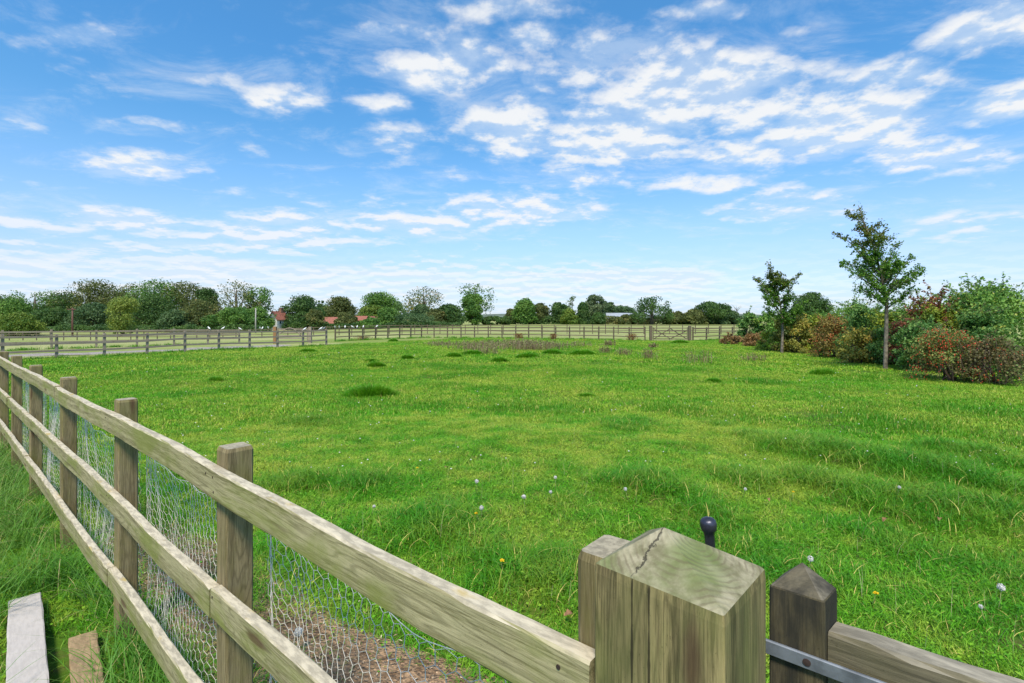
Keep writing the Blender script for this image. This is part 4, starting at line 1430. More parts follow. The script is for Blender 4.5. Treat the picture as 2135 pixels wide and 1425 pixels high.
GH = 'shrubs of the hedge along the right side of the paddock'


def shrub(u, wpx, vtop, vbase, mat, label, seed, nleaf=3800, leaf=.085, nl=30, sprigs=12, depth=None, berries=0, cat='shrub', Yoff=0.0, twigs=0, kind='hedge_shrub'):
    r = np.random.default_rng(3000 + seed)
    x, Y, z = ground(u, vbase)
    k = (Y + Yoff) / Y
    x, Y = x * k, Y + Yoff
    z = gz(x, Y)
    wd = wpx / F * Y
    top = CZ + (HV - vtop) / F * Y - z
    root = empty(kind, (x, Y + wd * .3, z))
    tag(root, label, cat, GH)
    leaf *= 1.12
    nleaf = int(nleaf * 1.25)
    sprigs = int(sprigs * 2.2)
    nl = int(nl * 1.25)
    V, Q, T_, C, RR = make_crown(r, wd * 1.1, 0.0, top, nl, nleaf, leaf, 1.0, 'low', depth or wd * 1.05)
    mb = MB()
    for j in range(9):
        an = r.uniform(0, 6.28); q = C[r.integers(len(C))]
        b0 = np.array([math.cos(an) * .12 * wd, math.sin(an) * .12 * wd, -.1])
        mb.tube([b0, (b0 + q) / 2 + (0, 0, .1 * top), q], [.035, .022, .008], 5)
    PV, PN = [], []
    for j in range(sprigs):
        q = C[np.argsort(C[:, 2])[-r.integers(1, max(3, nl // 2))]]
        d = unit(np.array([r.normal(0, .5), r.normal(0, .5), 1.0]))
        ln = r.uniform(.14, .40) * top
        pts = [q + d * ln * t + np.array([d[0], d[1], -.25]) * ln * t * t * .5 for t in np.linspace(0, 1, 5)]
        mb.tube(pts, [.012, .010, .008, .006, .003], 4)
        for t in np.linspace(.15, 1, int(10 + ln * 22)):
            i0 = t * 4; a = int(min(3, i0)); f_ = i0 - a
            PV.append(pts[a] * (1 - f_) + pts[a + 1] * f_ + r.normal(0, .035, 3)); PN.append(r.normal(size=3) + (0, 0, .5))
    for j in range(twigs):
        an = r.uniform(0, 6.28); rad = wd * .5 * r.uniform(.5, 1.1)
        q = np.array([math.cos(an) * rad * .5, math.sin(an) * rad * .5, top * r.uniform(.2, .8)])
        e = np.array([math.cos(an) * rad, math.sin(an) * rad, max(.03, q[2] - r.uniform(-.2, .7))])
        mb.tube([q, (q + e) / 2 + (0, 0, .15), e], [.007, .006, .003], 3)
    mb.build('stems', M_TWIG, root, True)
    if PV:
        V2, Q2, T2 = leaves(np.array(PV), unit(np.array(PN)), leaf, r, .6)
        Q2 = Q2 + len(V)
        V, Q, T_ = np.concatenate([V, V2]), np.concatenate([Q, Q2]), np.concatenate([T_, T2])
    mesh_np('foliage', V, Q, None, mat, root, tint=T_)
    if berries:
        kk = r.choice(len(C), berries)
        d = unit(r.normal(size=(berries, 3)) + np.array([-.2, -.7, .25]))
        P = C[kk] + d * (RR[kk] * r.uniform(.85, 1.2, berries))[:, None]
        ok = P[:, 2] > .05
        P = P[ok]
        s = r.uniform(.011, .02, len(P))[:, None]
        octv = np.array([[1, 0, 0], [0, 1, 0], [-1, 0, 0], [0, -1, 0], [0, 0, 1.3], [0, 0, -1.2]], float)
        VV = (P[:, None, :] + octv[None] * s[:, None, :]).reshape(-1, 3)
        tr = np.array([[0, 1, 4], [1, 2, 4], [2, 3, 4], [3, 0, 4], [1, 0, 5], [2, 1, 5], [3, 2, 5], [0, 3, 5]])
        TT = (np.arange(len(P))[:, None, None] * 6 + tr[None]).reshape(-1, 3)
        o = mesh_np('rose_hips', VV, None, TT, M_BERRY, root, smooth=True)
        o['kind'] = 'stuff'
    return root


shrub(1567, 46, 651, 716, S_DARK, 'dark green bush at the far end of the hedge', 1, 2600, .13, sprigs=4)
shrub(1606, 56, 652, 722, S_GREEN, 'green shrub behind the shorter young tree', 2, 3000, .12, Yoff=3)
shrub(1578, 46, 693, 723, S_BROWN, 'low rusty brown bramble clump at the far end of the hedge', 3, 1600, .09, sprigs=5)
shrub(1532, 50, 698, 719, S_BROWN, 'low brown dry thicket between the far fence and the hedge', 33, 1300, .09, sprigs=5)
shrub(1640, 44, 660, 735, S_OLIVE, 'olive shrub touching the trunk of the shorter young tree', 4, 2800, .10)
shrub(1672, 62, 661, 738, S_OLIVE, 'orange tinted olive shrub right of the shorter young tree', 5, 3600, .10)
shrub(1712, 60, 652, 738, S_YEL, 'bright yellow green shrub in the middle of the hedge', 6, 3400, .10)
shrub(1752, 86, 656, 749, S_RUST, 'rust red spreading shrub left of the taller young tree', 7, 5200, .075, berries=220, twigs=40)
shrub(1785, 92, 626, 742, S_GREEN, 'grey green shrub standing behind the rust red one', 8, 4200, .09, Yoff=2.5)
shrub(1822, 96, 634, 757, S_DARK, 'dark bluish shrub right behind the taller young trunk', 9, 5200, .08)
shrub(1895, 96, 640, 762, S_GREEN, 'green shrub right of the taller young trunk', 10, 5200, .08)
shrub(1870, 76, 676, 764, S_DARK, 'low dark shrub with open base by the taller young trunk', 11, 3600, .075, twigs=40)
shrub(1905, 74, 662, 766, S_RED, 'small crimson leaved shrub low in the hedge', 12, 1700, .10, Yoff=-1.0, sprigs=5)
shrub(1958, 84, 606, 766, S_RED, 'crimson leaved shrub rising high out of the hedge', 13, 2000, .10, Yoff=-.5, sprigs=10)
shrub(1968, 90, 636, 772, S_YEL, 'yellowish green shrub beside the tall crimson shrub', 24, 3600, .09, Yoff=.5)
shrub(1800, 70, 690, 758, S_OLIVE, 'low olive shrub at the left foot of the taller young tree', 25, 2600, .08, Yoff=-.4)
shrub(1860, 60, 654, 762, S_YEL, 'yellow tinged shrub right behind the taller young trunk', 26, 2600, .09, Yoff=.2)
shrub(1620, 60, 690, 734, S_YEL, 'low yellowish shrub at the left foot of the shorter young tree', 27, 2000, .09, Yoff=.6)
shrub(1950, 110, 668, 770, S_DARK, 'low dark shrub beneath the tall crimson shrub', 14, 4000, .09, twigs=40, Yoff=-1.2)
shrub(2022, 130, 592, 776, S_GREEN, 'tall leafy green shrub right of the tall crimson shrub', 15, 6200, .085, Yoff=1.2, sprigs=16)
shrub(2075, 110, 602, 782, S_GREEN, 'leafy light green shrub filling the hedge above the twiggy thicket', 21, 5600, .095, Yoff=1.0, sprigs=14)
shrub(1850, 100, 648, 758, S_GREEN, 'light green shrub rising behind the taller young trunk', 22, 5200, .09, Yoff=1.6)
shrub(1735, 90, 650, 742, S_GREEN0, 'plain green shrub behind the yellow green and rust red shrubs', 23, 4200, .09, Yoff=2.2)
shrub(2010, 80, 660, 772, S_YEL, 'yellowish shrub between the tall leafy shrub and the rose hips', 16, 2600, .08, Yoff=.1)
shrub(2120, 150, 590, 780, S_GREEN, 'tallest green shrub, with an arching branch at the right picture edge', 17, 8000, .085, Yoff=1.8, sprigs=24)
shrub(2012, 138, 682, 800, S_ROSE, 'low wild rose bush covered in red hips', 18, 6500, .05, nl=34, berries=1500, twigs=80, sprigs=12, kind='rose_bush')
shrub(2112, 140, 702, 806, S_TWIGGY, 'brown twiggy half bare thicket at the right picture edge', 19, 3800, .055, nl=30, twigs=260, berries=90, sprigs=8)
shrub(2080, 120, 640, 786, S_DARK, 'dark inner shrub behind the twiggy thicket', 20, 5200, .08, Yoff=.5)


# ------------------------------------------------------------------ grass
def blades(n, px_, py_, L, wd, curve, r, seg=3, base_z=None, dirs=None, tint=None):
    """curved tapering blades; arrays of n"""
    an = r.uniform(0, 2 * math.pi, n) if dirs is None else dirs
    d = np.stack([np.cos(an), np.sin(an), np.zeros(n)], 1)
    s = np.stack([-np.sin(an), np.cos(an), np.zeros(n)], 1)
    tw = r.uniform(-.8, .8, n)
    s = s * np.cos(tw)[:, None] + d * np.sin(tw)[:, None]
    b = np.stack([px_, py_, np.zeros(n) if base_z is None else base_z], 1)
    ts = np.linspace(0, 1, seg + 1)
    V = []
    for t in ts[:-1]:
        c = b + d * (L * curve * t * t)[:, None] + np.array([0, 0, 1.0]) * (L * (t - .42 * curve * t * t))[:, None]
        hw = (wd * .5 * (1 - .55 * t) * (0.75 + .5 * min(t * 3, .5)))[:, None]
        V += [c - s * hw, c + s * hw]
    V.append(b + d * (L * curve)[:, None] + np.array([0, 0, 1.0]) * (L * (1 - .42 * curve))[:, None])
    k = 2 * seg + 1
    V = np.stack(V, 1).reshape(-1, 3)
    base = np.arange(n)[:, None] * k
    Q = np.concatenate([base + np.array([[2 * i, 2 * i + 1, 2 * i + 3, 2 * i + 2]]) for i in range(seg - 1)])
    T = base + np.array([[2 * seg - 2, 2 * seg - 1, 2 * seg]])
    tt = r.uniform(0, 1, n) if tint is None else tint
    return V, Q, T, np.repeat(tt, k)


def clump(r, n, rad, h0, h1, w0, w1, c0, c1, name, mat, broad=0, seg=3, square=0):
    if square:
        x, y = r.uniform(-square / 2, square / 2, n), r.uniform(-square / 2, square / 2, n)
    else:
        x, y = r.normal(0, rad, n), r.normal(0, rad, n)
    L = r.uniform(h0, h1, n)
    V, Q, T, tt = blades(n, x, y, L, r.uniform(w0, w1, n), r.uniform(c0, c1, n), r, seg)
    if broad:
        P = np.stack([r.normal(0, rad, broad), r.normal(0, rad, broad), r.uniform(.015, .05, broad)], 1)
        if square:
            P[:, :2] = r.uniform(-square / 2, square / 2, (broad, 2))
        V2, Q2, T2 = leaves(P, unit(r.normal(0, .45, (broad, 3)) + np.array([0, 0, 1.0])), .019, r, .7, r.uniform(.2, .7, broad))
        Q = np.concatenate([Q, Q2 + len(V)]); V = np.concatenate([V, V2]); tt = np.concatenate([tt, T2])
    return mesh_np(name, V, Q, T, mat, None, tint=tt, link=False)


def scatter(name, pts, rotz, scl, var, lush, sources, label, cat):
    """one object whose points carry instances of grass clumps (geometry nodes)"""
    me = bpy.data.meshes.new(name)
    me.vertices.add(len(pts))
    me.vertices.foreach_set('co', np.asarray(pts, np.float32).ravel())
    a = me.attributes.new('rot', 'FLOAT_VECTOR', 'POINT')
    ro = np.zeros((len(pts), 3), np.float32); ro[:, 2] = rotz
    a.data.foreach_set('vector', ro.ravel())
    a = me.attributes.new('scl', 'FLOAT_VECTOR', 'POINT')
    a.data.foreach_set('vector', np.asarray(scl, np.float32).ravel())
    a = me.attributes.new('var', 'INT', 'POINT')
    a.data.foreach_set('value', np.asarray(var, np.int32))
    a = me.attributes.new('lush', 'FLOAT', 'POINT')
    a.data.foreach_set('value', np.asarray(lush, np.float32))
    o = bpy.data.objects.new(name, me)
    COL.objects.link(o)
    ng = bpy.data.node_groups.new(name + '_nodes', 'GeometryNodeTree')
    ng.interface.new_socket('Geometry', in_out='INPUT', socket_type='NodeSocketGeometry')
    ng.interface.new_socket('Geometry', in_out='OUTPUT', socket_type='NodeSocketGeometry')
    N = ng.nodes
    gi, go = N.new('NodeGroupInput'), N.new('NodeGroupOutput')
    iop = N.new('GeometryNodeInstanceOnPoints')
    iop.inputs['Pick Instance'].default_value = True
    jn = N.new('GeometryNodeJoinGeometry')
    for s_ in reversed(sources):
        oi = N.new('GeometryNodeObjectInfo')
        oi.inputs['Object'].default_value = s_
        oi.inputs['As Instance'].default_value = True
        ng.links.new(oi.outputs['Geometry'], jn.inputs[0])

    def attr(nm, typ):
        q = N.new('GeometryNodeInputNamedAttribute')
        q.data_type = typ
        q.inputs['Name'].default_value = nm
        return q.outputs[0]
    e2r = N.new('FunctionNodeEulerToRotation')
    ng.links.new(attr('rot', 'FLOAT_VECTOR'), e2r.inputs[0])
    ng.links.new(gi.outputs[0], iop.inputs['Points'])
    ng.links.new(jn.outputs[0], iop.inputs['Instance'])
    ng.links.new(attr('var', 'INT'), iop.inputs['Instance Index'])
    ng.links.new(e2r.outputs[0], iop.inputs['Rotation'])
    ng.links.new(attr('scl', 'FLOAT_VECTOR'), iop.inputs['Scale'])
    ng.links.new(iop.outputs[0], go.inputs[0])
    md = o.modifiers.new('scatter', 'NODES')
    md.node_group = ng
    tag(o, label, cat, kind='stuff')
    return o


def lush_of(x, y):
    m = np.zeros_like(x)
    for (q, rad) in LP:
        m = np.maximum(m, np.exp(-((x - q[0]) ** 2 + (y - q[1]) ** 2) / (rad * rad * 1.3)))
    nz = vnoise(x / .55, y / .55, 21) * .6 + vnoise(x / 1.7, y / 1.7, 22) * .4
    m = np.clip(m * (.65 + .7 * nz), 0, 1)
    near = 1 - sm(3.0, 9.0, np.hypot(x, y))
    return np.clip(np.maximum(m, sm(.60, .80, nz) * .75) + .12 * near, 0, 1)


EL = np.array(EARTH)


def seg_dist(x, y, A, B):
    A, B = np.asarray(A, float), np.asarray(B, float)
    d = B - A
    t = np.clip(((x - A[0]) * d[0] + (y - A[1]) * d[1]) / (d @ d), 0, 1)
    return np.hypot(x - A[0] - t * d[0], y - A[1] - t * d[1])


def line_dist(x, y, line):
    return np.min([seg_dist(x, y, a, b) for a, b in zip(line[:-1], line[1:])], axis=0)


def q_(u, v):
    g_ = ground(u, v)
    return np.array([g_[0], g_[1]])


BOARD_W = [q_(52, 1278), q_(56, 1425)]
BOARD_W[1] = BOARD_W[1] + (BOARD_W[1] - BOARD_W[0]) * .5
BOARD_B = [q_(172, 1345), q_(180, 1425)]
BOARD_B[1] = BOARD_B[1] + (BOARD_B[1] - BOARD_B[0]) * .5

rg = np.random.default_rng(99)


def jgrid(x0, x1, y0, y1, st):
    X, Y = np.meshgrid(np.arange(x0, x1, st), np.arange(y0, y1, st))
    X = X.ravel() + rg.uniform(-.5, .5, X.size) * st
    Y = Y.ravel() + rg.uniform(-.5, .5, Y.size) * st
    return X, Y


def view(X, Y, m):
    return np.abs(X) < Y * 1.06 + m


turf_src = [clump(rg, 170, .075, .03, .072, .0022, .0042, .35, 1.15, 'turf_clump', M_TURF, broad=14) for _ in range(6)]
turf_src += [clump(rg, 150, .08, .05, .105, .0026, .0048, .4, 1.25, 'turf_clump', M_TURF, broad=10, seg=4) for _ in range(4)]
turf_src += [clump(rg, 190, .10, .06, .15, .003, .0052, .45, 1.25, 'turf_clump', M_TURF, broad=8, seg=5) for _ in range(3)]
turf_mid = [clump(rg, 420, 0, .04, .085, .006, .011, .2, .85, 'turf_tile', M_TURF, square=1.0, broad=20) for _ in range(5)]
turf_far = [clump(rg, 420, 0, .04, .09, .012, .024, .2, .85, 'turf_tile', M_TURF, square=1.6) for _ in range(4)]

# nearest turf
X, Y = jgrid(-12, 12, .4, 9.2, .115)
keep = view(X, Y, 1.2) & (np.hypot(X, Y) < 9.5)
X, Y = X[keep], Y[keep]
ed = line_dist(X, Y, EL) + .30 * sm(-.6, -1.6, X) + .22 * (vnoise(X / .25, Y / .25, 31) - .5) + .25 * (vnoise(X / .7, Y / .7, 32) - .5)
Df = X * FN[0] + Y * FN[1]
side = Df > .63
keep = ~((ed < .33) & side) | (rg.uniform(0, 1, len(X)) < .09)
keep &= (seg_dist(X, Y, *BOARD_W) > .095) & (seg_dist(X, Y, *BOARD_B) > .085)
X, Y = X[keep], Y[keep]
gap = (vnoise(X / .16, Y / .16, 71) < .24) & (rg.uniform(0, 1, len(X)) < .7)
X, Y = X[~gap], Y[~gap]
lu = lush_of(X, Y) * rg.uniform(.6, 1.0, len(X))
n = len(X)
tall = rg.uniform(0, 1, n) < np.maximum(lu * .75, sm(.70, .85, vnoise(X / .3, Y / .3, 72)) * .8)
var = np.where(tall, rg.integers(6, 10, n), rg.integers(0, 6, n))
rank = np.zeros(n)
for (q, rad) in LP:
    rank = np.maximum(rank, np.exp(-((X - q[0]) ** 2 + (Y - q[1]) ** 2) / (rad * rad * 1.1)))
rank *= .5 + 1.25 * vnoise(X / .28, Y / .28, 61)
var = np.where(rg.uniform(0, 1, n) < (rank - .35) * 1.1, rg.integers(10, 13, n), var)
hs_ = rg.uniform(.75, 1.25, n) * (.8 + .55 * lu)
scl = np.stack([rg.uniform(.9, 1.3, n), rg.uniform(.9, 1.3, n), hs_], 1)
scatter('grass', np.stack([X, Y, terrain(X, Y) - .004], 1), rg.uniform(0, 6.28, n), scl, var, lu, turf_src,
        'short fresh green turf in the near part of the paddock', 'grass')

# turf in the middle and far paddock
X, Y = jgrid(-22, 22, 1.0, 20, .42)
keep = view(X, Y, 1.5) & (np.hypot(X, Y) > 8.6) & in_paddock(X, Y) & (np.hypot(X, Y) < 21) & (vnoise(X / .5, Y / .5, 73) > .20)
X, Y = X[keep], Y[keep]
lu1 = lush_of(X, Y); n1 = len(X)
s1 = np.stack([rg.uniform(.9, 1.2, n1), rg.uniform(.9, 1.2, n1), rg.uniform(.75, 1.2, n1) * (.85 + .7 * lu1)], 1)
v1 = rg.integers(0, 5, n1)
X2, Y2 = jgrid(-34, 34, 8, 52, .85)
keep = view(X2, Y2, 2) & (np.hypot(X2, Y2) > 20) & in_paddock(X2, Y2)
X2, Y2 = X2[keep], Y2[keep]
lu2 = sm(.62, .82, vnoise(X2 / 1.3, Y2 / 1.3, 21)) * .6; n2 = len(X2)
s2 = np.stack([rg.uniform(.9, 1.2, n2), rg.uniform(.9, 1.2, n2), rg.uniform(.8, 1.25, n2)], 1)
v2 = rg.integers(5, 9, n2)
XX, YY = np.concatenate([X, X2]), np.concatenate([Y, Y2])
scatter('grass', np.stack([XX, YY, terrain(XX, YY) - .004], 1), rg.uniform(0, 6.28, len(XX)), np.concatenate([s1, s2]), np.concatenate([v1, v2]),
        np.concatenate([lu1, lu2]), turf_mid + turf_far, 'cropped bright green turf in the far part of the paddock', 'grass')

# long grass along both sides of the near fence, on the camera's side and around the boards
long_src = [clump(rg, 70, .055, .16, .42, .0035, .0065, .45, 1.05, 'long_clump', M_LONG, seg=6) for _ in range(5)]
long_src += [clump(rg, 34, .06, .2, .48, .002, .0035, .4, 1.0, 'long_clump', M_LONG, seg=6) for _ in range(2)]
X, Y = jgrid(-9, 1.0, .8, 9.5, .15)
Df = X * FN[0] + Y * FN[1]
keep = (Df < .74) & (Df > -.9) & view(X, Y, 1.0)
keep &= (seg_dist(X, Y, *BOARD_W) > .15) & (seg_dist(X, Y, *BOARD_B) > .12)
keep &= rg.uniform(0, 1, len(X)) < (.30 + .75 * vnoise(X / .5, Y / .5, 51)) * np.where(Df > .15, 1, .5)
X, Y = X[keep], Y[keep]
n = len(X)
sc = rg.uniform(.65, 1.1, n)
scatter('long_grass', np.stack([X, Y, terrain(X, Y) - .01], 1), rg.uniform(0, 6.28, n), np.stack([sc, sc, sc], 1), rg.integers(0, 7, n),
        vnoise(X / .6, Y / .6, 52) * .8, long_src, 'long tangled grass on the near side of the netted fence', 'grass')

# a band of longer grass under the far fences
bx, by = [], []
for line in (L1, L2, R1A, R1B):
    ln_, Ls = poly_len(line)
    for s in np.arange(0, Ls[-1], .22):
        bx.append(np.interp(s, Ls, ln_[:, 0]) + rg.normal(0, .18)); by.append(np.interp(s, Ls, ln_[:, 1]) + rg.normal(0, .18))
bx, by = np.array(bx), np.array(by)
fx_src = [clump(rg, 60, .13, .10, .30, .012, .022, .3, .9, 'fence_clump', M_TUFT, seg=3) for _ in range(3)]
sc = rg.uniform(.5, 1.2, len(bx))
scatter('fence_grass', np.stack([bx, by, terrain(bx, by) - .02], 1), rg.uniform(0, 6.28, len(bx)), np.stack([sc, sc, sc], 1), rg.integers(0, 3, len(bx)),
        np.full(len(bx), .4), fx_src, 'longer dark grass growing along the foot of the far fences', 'grass')


# single dark tufts in the paddock
def tuft(u, v, wpx, label, seed, hgt=.30, n=None):
    r = np.random.default_rng(500 + seed)
    x, Y, z = ground(u, v)
    wd = wpx / F * Y
    px1 = Y / 508
    n = n or int(min(4500, 900 + 1800 * wd * wd / max(px1 / .02, .4)))
    rad = np.sqrt(r.uniform(0, 1, n)) * wd / 2
    an = r.uniform(0, 6.28, n)
    rad *= .55 + .8 * vnoise(an * 1.1 + seed, an * 0 + .3, 7) + r.normal(0, .06, n)
    hx_ = rad * np.cos(an); hy_ = rad * np.sin(an) * .75
    L = 1.45 * hgt * (1.05 - .7 * (rad / (wd / 2)) ** 1.5) * r.uniform(.6, 1.1, n)
    V, Q, T, tt = blades(n, hx_, hy_, L, np.full(n, max(.004, px1 * .45)), r.uniform(.2, .8, n), r, 3, dirs=an + r.normal(0, .8, n),
                         base_z=terrain(hx_ + x, hy_ + Y) - z)
    o = mesh_np('grass_tuft', V, Q, T, M_TUFT, None, tint=tt)
    o.location = (x, Y, z)
    tag(o, label, 'grass tuft', 'dark grass tufts in the paddock')


TU = [(775, 828, 104, 'largest dark grass tuft, alone in the left middle of the paddock', .30),
      (784, 766, 40, 'small dark tuft right behind the largest grass tuft', .22),
      (776, 754, 34, 'thin flat tuft, farthest of the three in line behind the largest tuft', .12),
      (849, 749, 28, 'small dark tuft right of the thin flat tuft', .2),
      (642, 735, 38, 'grass tuft just below the end of the grey left fence', .2),
      (450, 796, 34, 'small faint tuft in the left of the paddock', .14),
      (946, 745, 36, 'dark tuft at the left foot of the dry weed patch', .22),
      (985, 739, 50, 'wide dark tuft under the left part of the dry weed patch', .2),
      (1041, 756, 40, 'dark tuft nearest the camera below the dry weed patch', .22),
      (1100, 747, 52, 'wide dark tuft under the middle of the dry weed patch', .25),
      (1152, 738, 44, 'dark tuft under the right part of the dry weed patch', .24),
      (1212, 740, 56, 'bright wide tuft right of the dry weed patch', .26),
      (1418, 716, 36, 'dark tuft in front of the crossed brace gate', .25),
      (1716, 782, 54, 'dark tuft left of the taller young tree trunk', .22),
      (1488, 797, 34, 'small dark tuft in the open right middle of the paddock', .12),
      (1106, 742, 30, 'little tuft behind the wide middle tuft', .2),
      (820, 712, 20, 'tiny dark tuft near the end fence, left of the weeds', .2),
      (1222, 828, 40, 'low flat tuft in the centre of the paddock', .1)]
for i, (u, v, wp, lab, hh) in enumerate(TU):
    tuft(u, v, wp, lab, i, hh)


# dry weeds
M_DRY = leaf_mat('dry_stalk', (0.15, 0.105, 0.055), (0.32, 0.25, 0.14), (0.22, 0.30, 0.06), .80, .1)


def weed_mesh(r, n, wd, dp, h0, h1, th, x0=0, y0=0):
    x, y = r.normal(0, wd / 3.2, n), r.normal(0, dp / 3.2, n)
    L = r.uniform(h0, h1, n)
    bz = terrain(x + x0, y + y0)
    V, Q, T, tt = blades(n, x, y, L, np.full(n, th), r.uniform(.0, .35, n), r, 3, base_z=bz)
    # seed heads and leaf scraps on the stalks
    m = n * 4
    k = r.integers(0, n, m)
    P = np.stack([x[k] + r.normal(0, .05, m), y[k] + r.normal(0, .05, m), bz[k] + L[k] * r.uniform(.3, 1.0, m)], 1)
    V2, Q2, T2 = leaves(P, unit(r.normal(size=(m, 3))), th * 2.6, r, .7)
    return np.concatenate([V, V2]), np.concatenate([Q, Q2 + len(V)]), T, np.concatenate([tt, T2])


def weed_clump(u, v, wpx, hgt, label, seed):
    r = np.random.default_rng(700 + seed)
    x, Y, z = ground(u, v)
    wd = wpx / F * Y
    V, Q, T, tt = weed_mesh(r, 60, wd, wd * .7, hgt * .5, hgt, Y / 508 * .45, x, Y)
    V[:, 2] -= z
    o = mesh_np('dry_weed', V, Q, T, M_DRY, None, tint=tt)
    o.location = (x, Y, z)
    tag(o, label, 'weed', 'clumps of dry weed stalks in the paddock')


for i, (u, v, wp, hh, lab) in enumerate([
        (1352, 749, 24, .62, 'dry brown weed clump with dark base in front of the far gate post'),
        (1300, 741, 26, .45, 'wide low dry weed clump left of the dark based clump'),
        (1262, 737, 20, .45, 'dry weed clump with dark foot, left of the wide low clump'),
        (1270, 722, 20, .45, 'dry weed clump standing behind the others near the end fence'),
        (1455, 757, 46, .65, 'tall pale dry weeds over a dark tuft in the right paddock'),
        (1362, 726, 12, .35, 'tiny dry weed clump behind the dark based clump'),
        (1570, 752, 40, .40, 'thin dry grass stalks near the shorter young tree')]):
    weed_clump(u, v, wp, hh, lab, i)
# the weed patch that reads as one mass
r = np.random.default_rng(81)
Vs, Qs, Ts, tts, off = [], [], [], [], 0
for (u, v, wp, dp, n_, hh) in ((1000, 728, 120, 2.5, 300, .55), (1110, 730, 90, 2.0, 420, .7), (1060, 722, 160, 3, 350, .5), (1180, 724, 90, 2.0, 160, .42), (930, 720, 90, 2.5, 130, .35), (1010, 738, 60, 1.5, 120, .5)):
    x, Y, z = ground(u, v)
    V, Q, Tq, tt = weed_mesh(r, n_, wp / F * Y, dp, hh * .45, hh, Y / 508 * .42, x, Y)
    V = V + np.array([x, Y, 0])
    Vs.append(V); Qs.append(Q + off); Ts.append(Tq + off); tts.append(tt); off += len(V)
tag(mesh_np('dry_weeds', np.concatenate(Vs), np.concatenate(Qs), np.concatenate(Ts), M_DRY, None, tint=np.concatenate(tts)),
    'patch of brown dry weeds before the far paddock fence', 'weeds', kind='stuff')
# dry growth round fence posts
M_RUSTW = leaf_mat('rust_weed', (0.13, 0.065, 0.02), (0.30, 0.15, 0.05))
for i, (u, v, wp, hh, lab) in enumerate([(1317, 711, 18, .62, 'rusty brown dry plant round a fence post left of the far gate'),
                                         (1082, 707, 18, .5, 'rusty dry plant at a post behind the dry weed patch'),
                                         (1153, 708, 14, .5, 'rusty dry plant at a post right of the dry weed patch'),
                                         (757, 709, 40, .38, 'low reddish dry weeds under the left end fence'),
                                         (1522, 714, 34, .5, 'brown dry weeds where the end fence meets the hedge')]):
    r = np.random.default_rng(800 + i)
    x, Y, z = ground(u, v)
    wd = wp / F * Y
    m = 420
    P = np.stack([r.normal(0, wd / 4, m), -.18 + r.normal(0, .16, m), np.abs(r.uniform(0, hh, m))], 1)
    V, Q, T_ = leaves(P, unit(r.normal(size=(m, 3))), .10, r, .5)
    o = mesh_np('dry_plant', V, Q, None, M_RUSTW, None, tint=T_)
    o.location = (x, Y, z)
    tag(o, lab, 'weed', 'dry plants at the far fence')


# ------------------------------------------------------------------ dandelions, leaves, birds, boards
def dandelion(u, v, kind, hgt, label, seed, size=.019):
    """u, v: where the head shows"""
    r = np.random.default_rng(900 + seed)
    z = 0.0
    for _ in range(10):
        Y = F * (CZ - (z + hgt)) / (v - HV); x = (u - CU) / F * Y; z = gz(x, Y)
    root = empty('dandelion', (x, Y, z))
    tag(root, label, 'dandelion', 'dandelions in the turf')
    lean = np.array([r.normal(0, .03), r.normal(0, .03), 0])
    top = lean * 0 + np.array([0, 0, hgt])
    mb = MB(); mb.tube([lean * -1, lean * -.3 + np.array([0, 0, hgt * .5]), top], [.002, .0018, .0016], 5); mb.build('stem', M_STEM, root, True)
    size *= .82
    if kind == 'clock':
        n = 260
        d = unit(r.normal(size=(n, 3)))
        V, Q, T_ = leaves(top + d * size * r.uniform(.72, 1.0, (n, 1)), unit(d + .5 * r.normal(size=(n, 3))), size * .42, r, .8)
        mesh_np('seed_head', V, Q, None, M_SEED, root)
    else:
        n = 90
        an = r.uniform(0, 6.28, n); el = r.uniform(.05, .9, n)
        d = np.stack([np.cos(an) * np.cos(el), np.sin(an) * np.cos(el), np.sin(el) * .5], 1)
        V, Q, T_ = leaves(top + d * size * .6, unit(np.cross(d, r.normal(size=(n, 3))) + (0, 0, .6)), size * .9, r, .35)
        mesh_np('flower_head', V, Q, None, M_YELLOW, root)


DC = [(994, 1004, 'clock', .16, 'pair leading white dandelion clock in the centre of the near turf', .021),
      (1092, 1036, 'clock', .18, 'white dandelion clock on a long stem right of the centre pair', .021),
      (1004, 1059, 'clock', .12, 'white dandelion clock beside a yellow flower', .020),
      (1158, 996, 'clock', .14, 'small white dandelion clock farther right of the long stemmed one', .018),
      (1148, 1026, 'clock', .10, 'half blown white dandelion head right of the long stemmed clock', .016),
      (1304, 1020, 'clock', .12, 'white dandelion clock beyond the thick gate post', .018),
      (780, 1056, 'clock', .10, 'small white dandelion clock above the middle of the top rail', .015),
      (1690, 1165, 'clock', .14, 'white dandelion clock just above the pointed gate stile', .020),
      (2088, 1225, 'clock', .16, 'largest white dandelion clock at the right, above the gate rail', .022),
      (2045, 1265, 'clock', .10, 'faded dandelion clock above the far part of the gate rail', .013),
      (1875, 1016, 'clock', .12, 'white dandelion clock amid the lush grass at right', .016),
      (1554, 1020, 'clock', .12, 'white dandelion clock left of the lush right grass', .016),
      (622, 1318, 'clock', .12, 'large pale dandelion clock seen through the netting over bare earth', .024),
      (993, 1071, 'flower', .10, 'yellow dandelion flower beside a white clock in the near turf', .020),
      (1047, 1169, 'flower', .10, 'yellow dandelion flower above the lower part of the top rail', .020),
      (870, 976, 'flower', .10, 'yellow dandelion flower in the centre left turf', .018),
      (1826, 1237, 'flower', .10, 'yellow dandelion flower right of the pointed gate stile', .018),
      (1654, 1026, 'flower', .10, 'yellow dandelion flower in the lush right grass', .016)]
for i, (u, v, kd, hh, lab, sz) in enumerate(DC):
    dandelion(u, v, kd, hh, lab, i, sz)

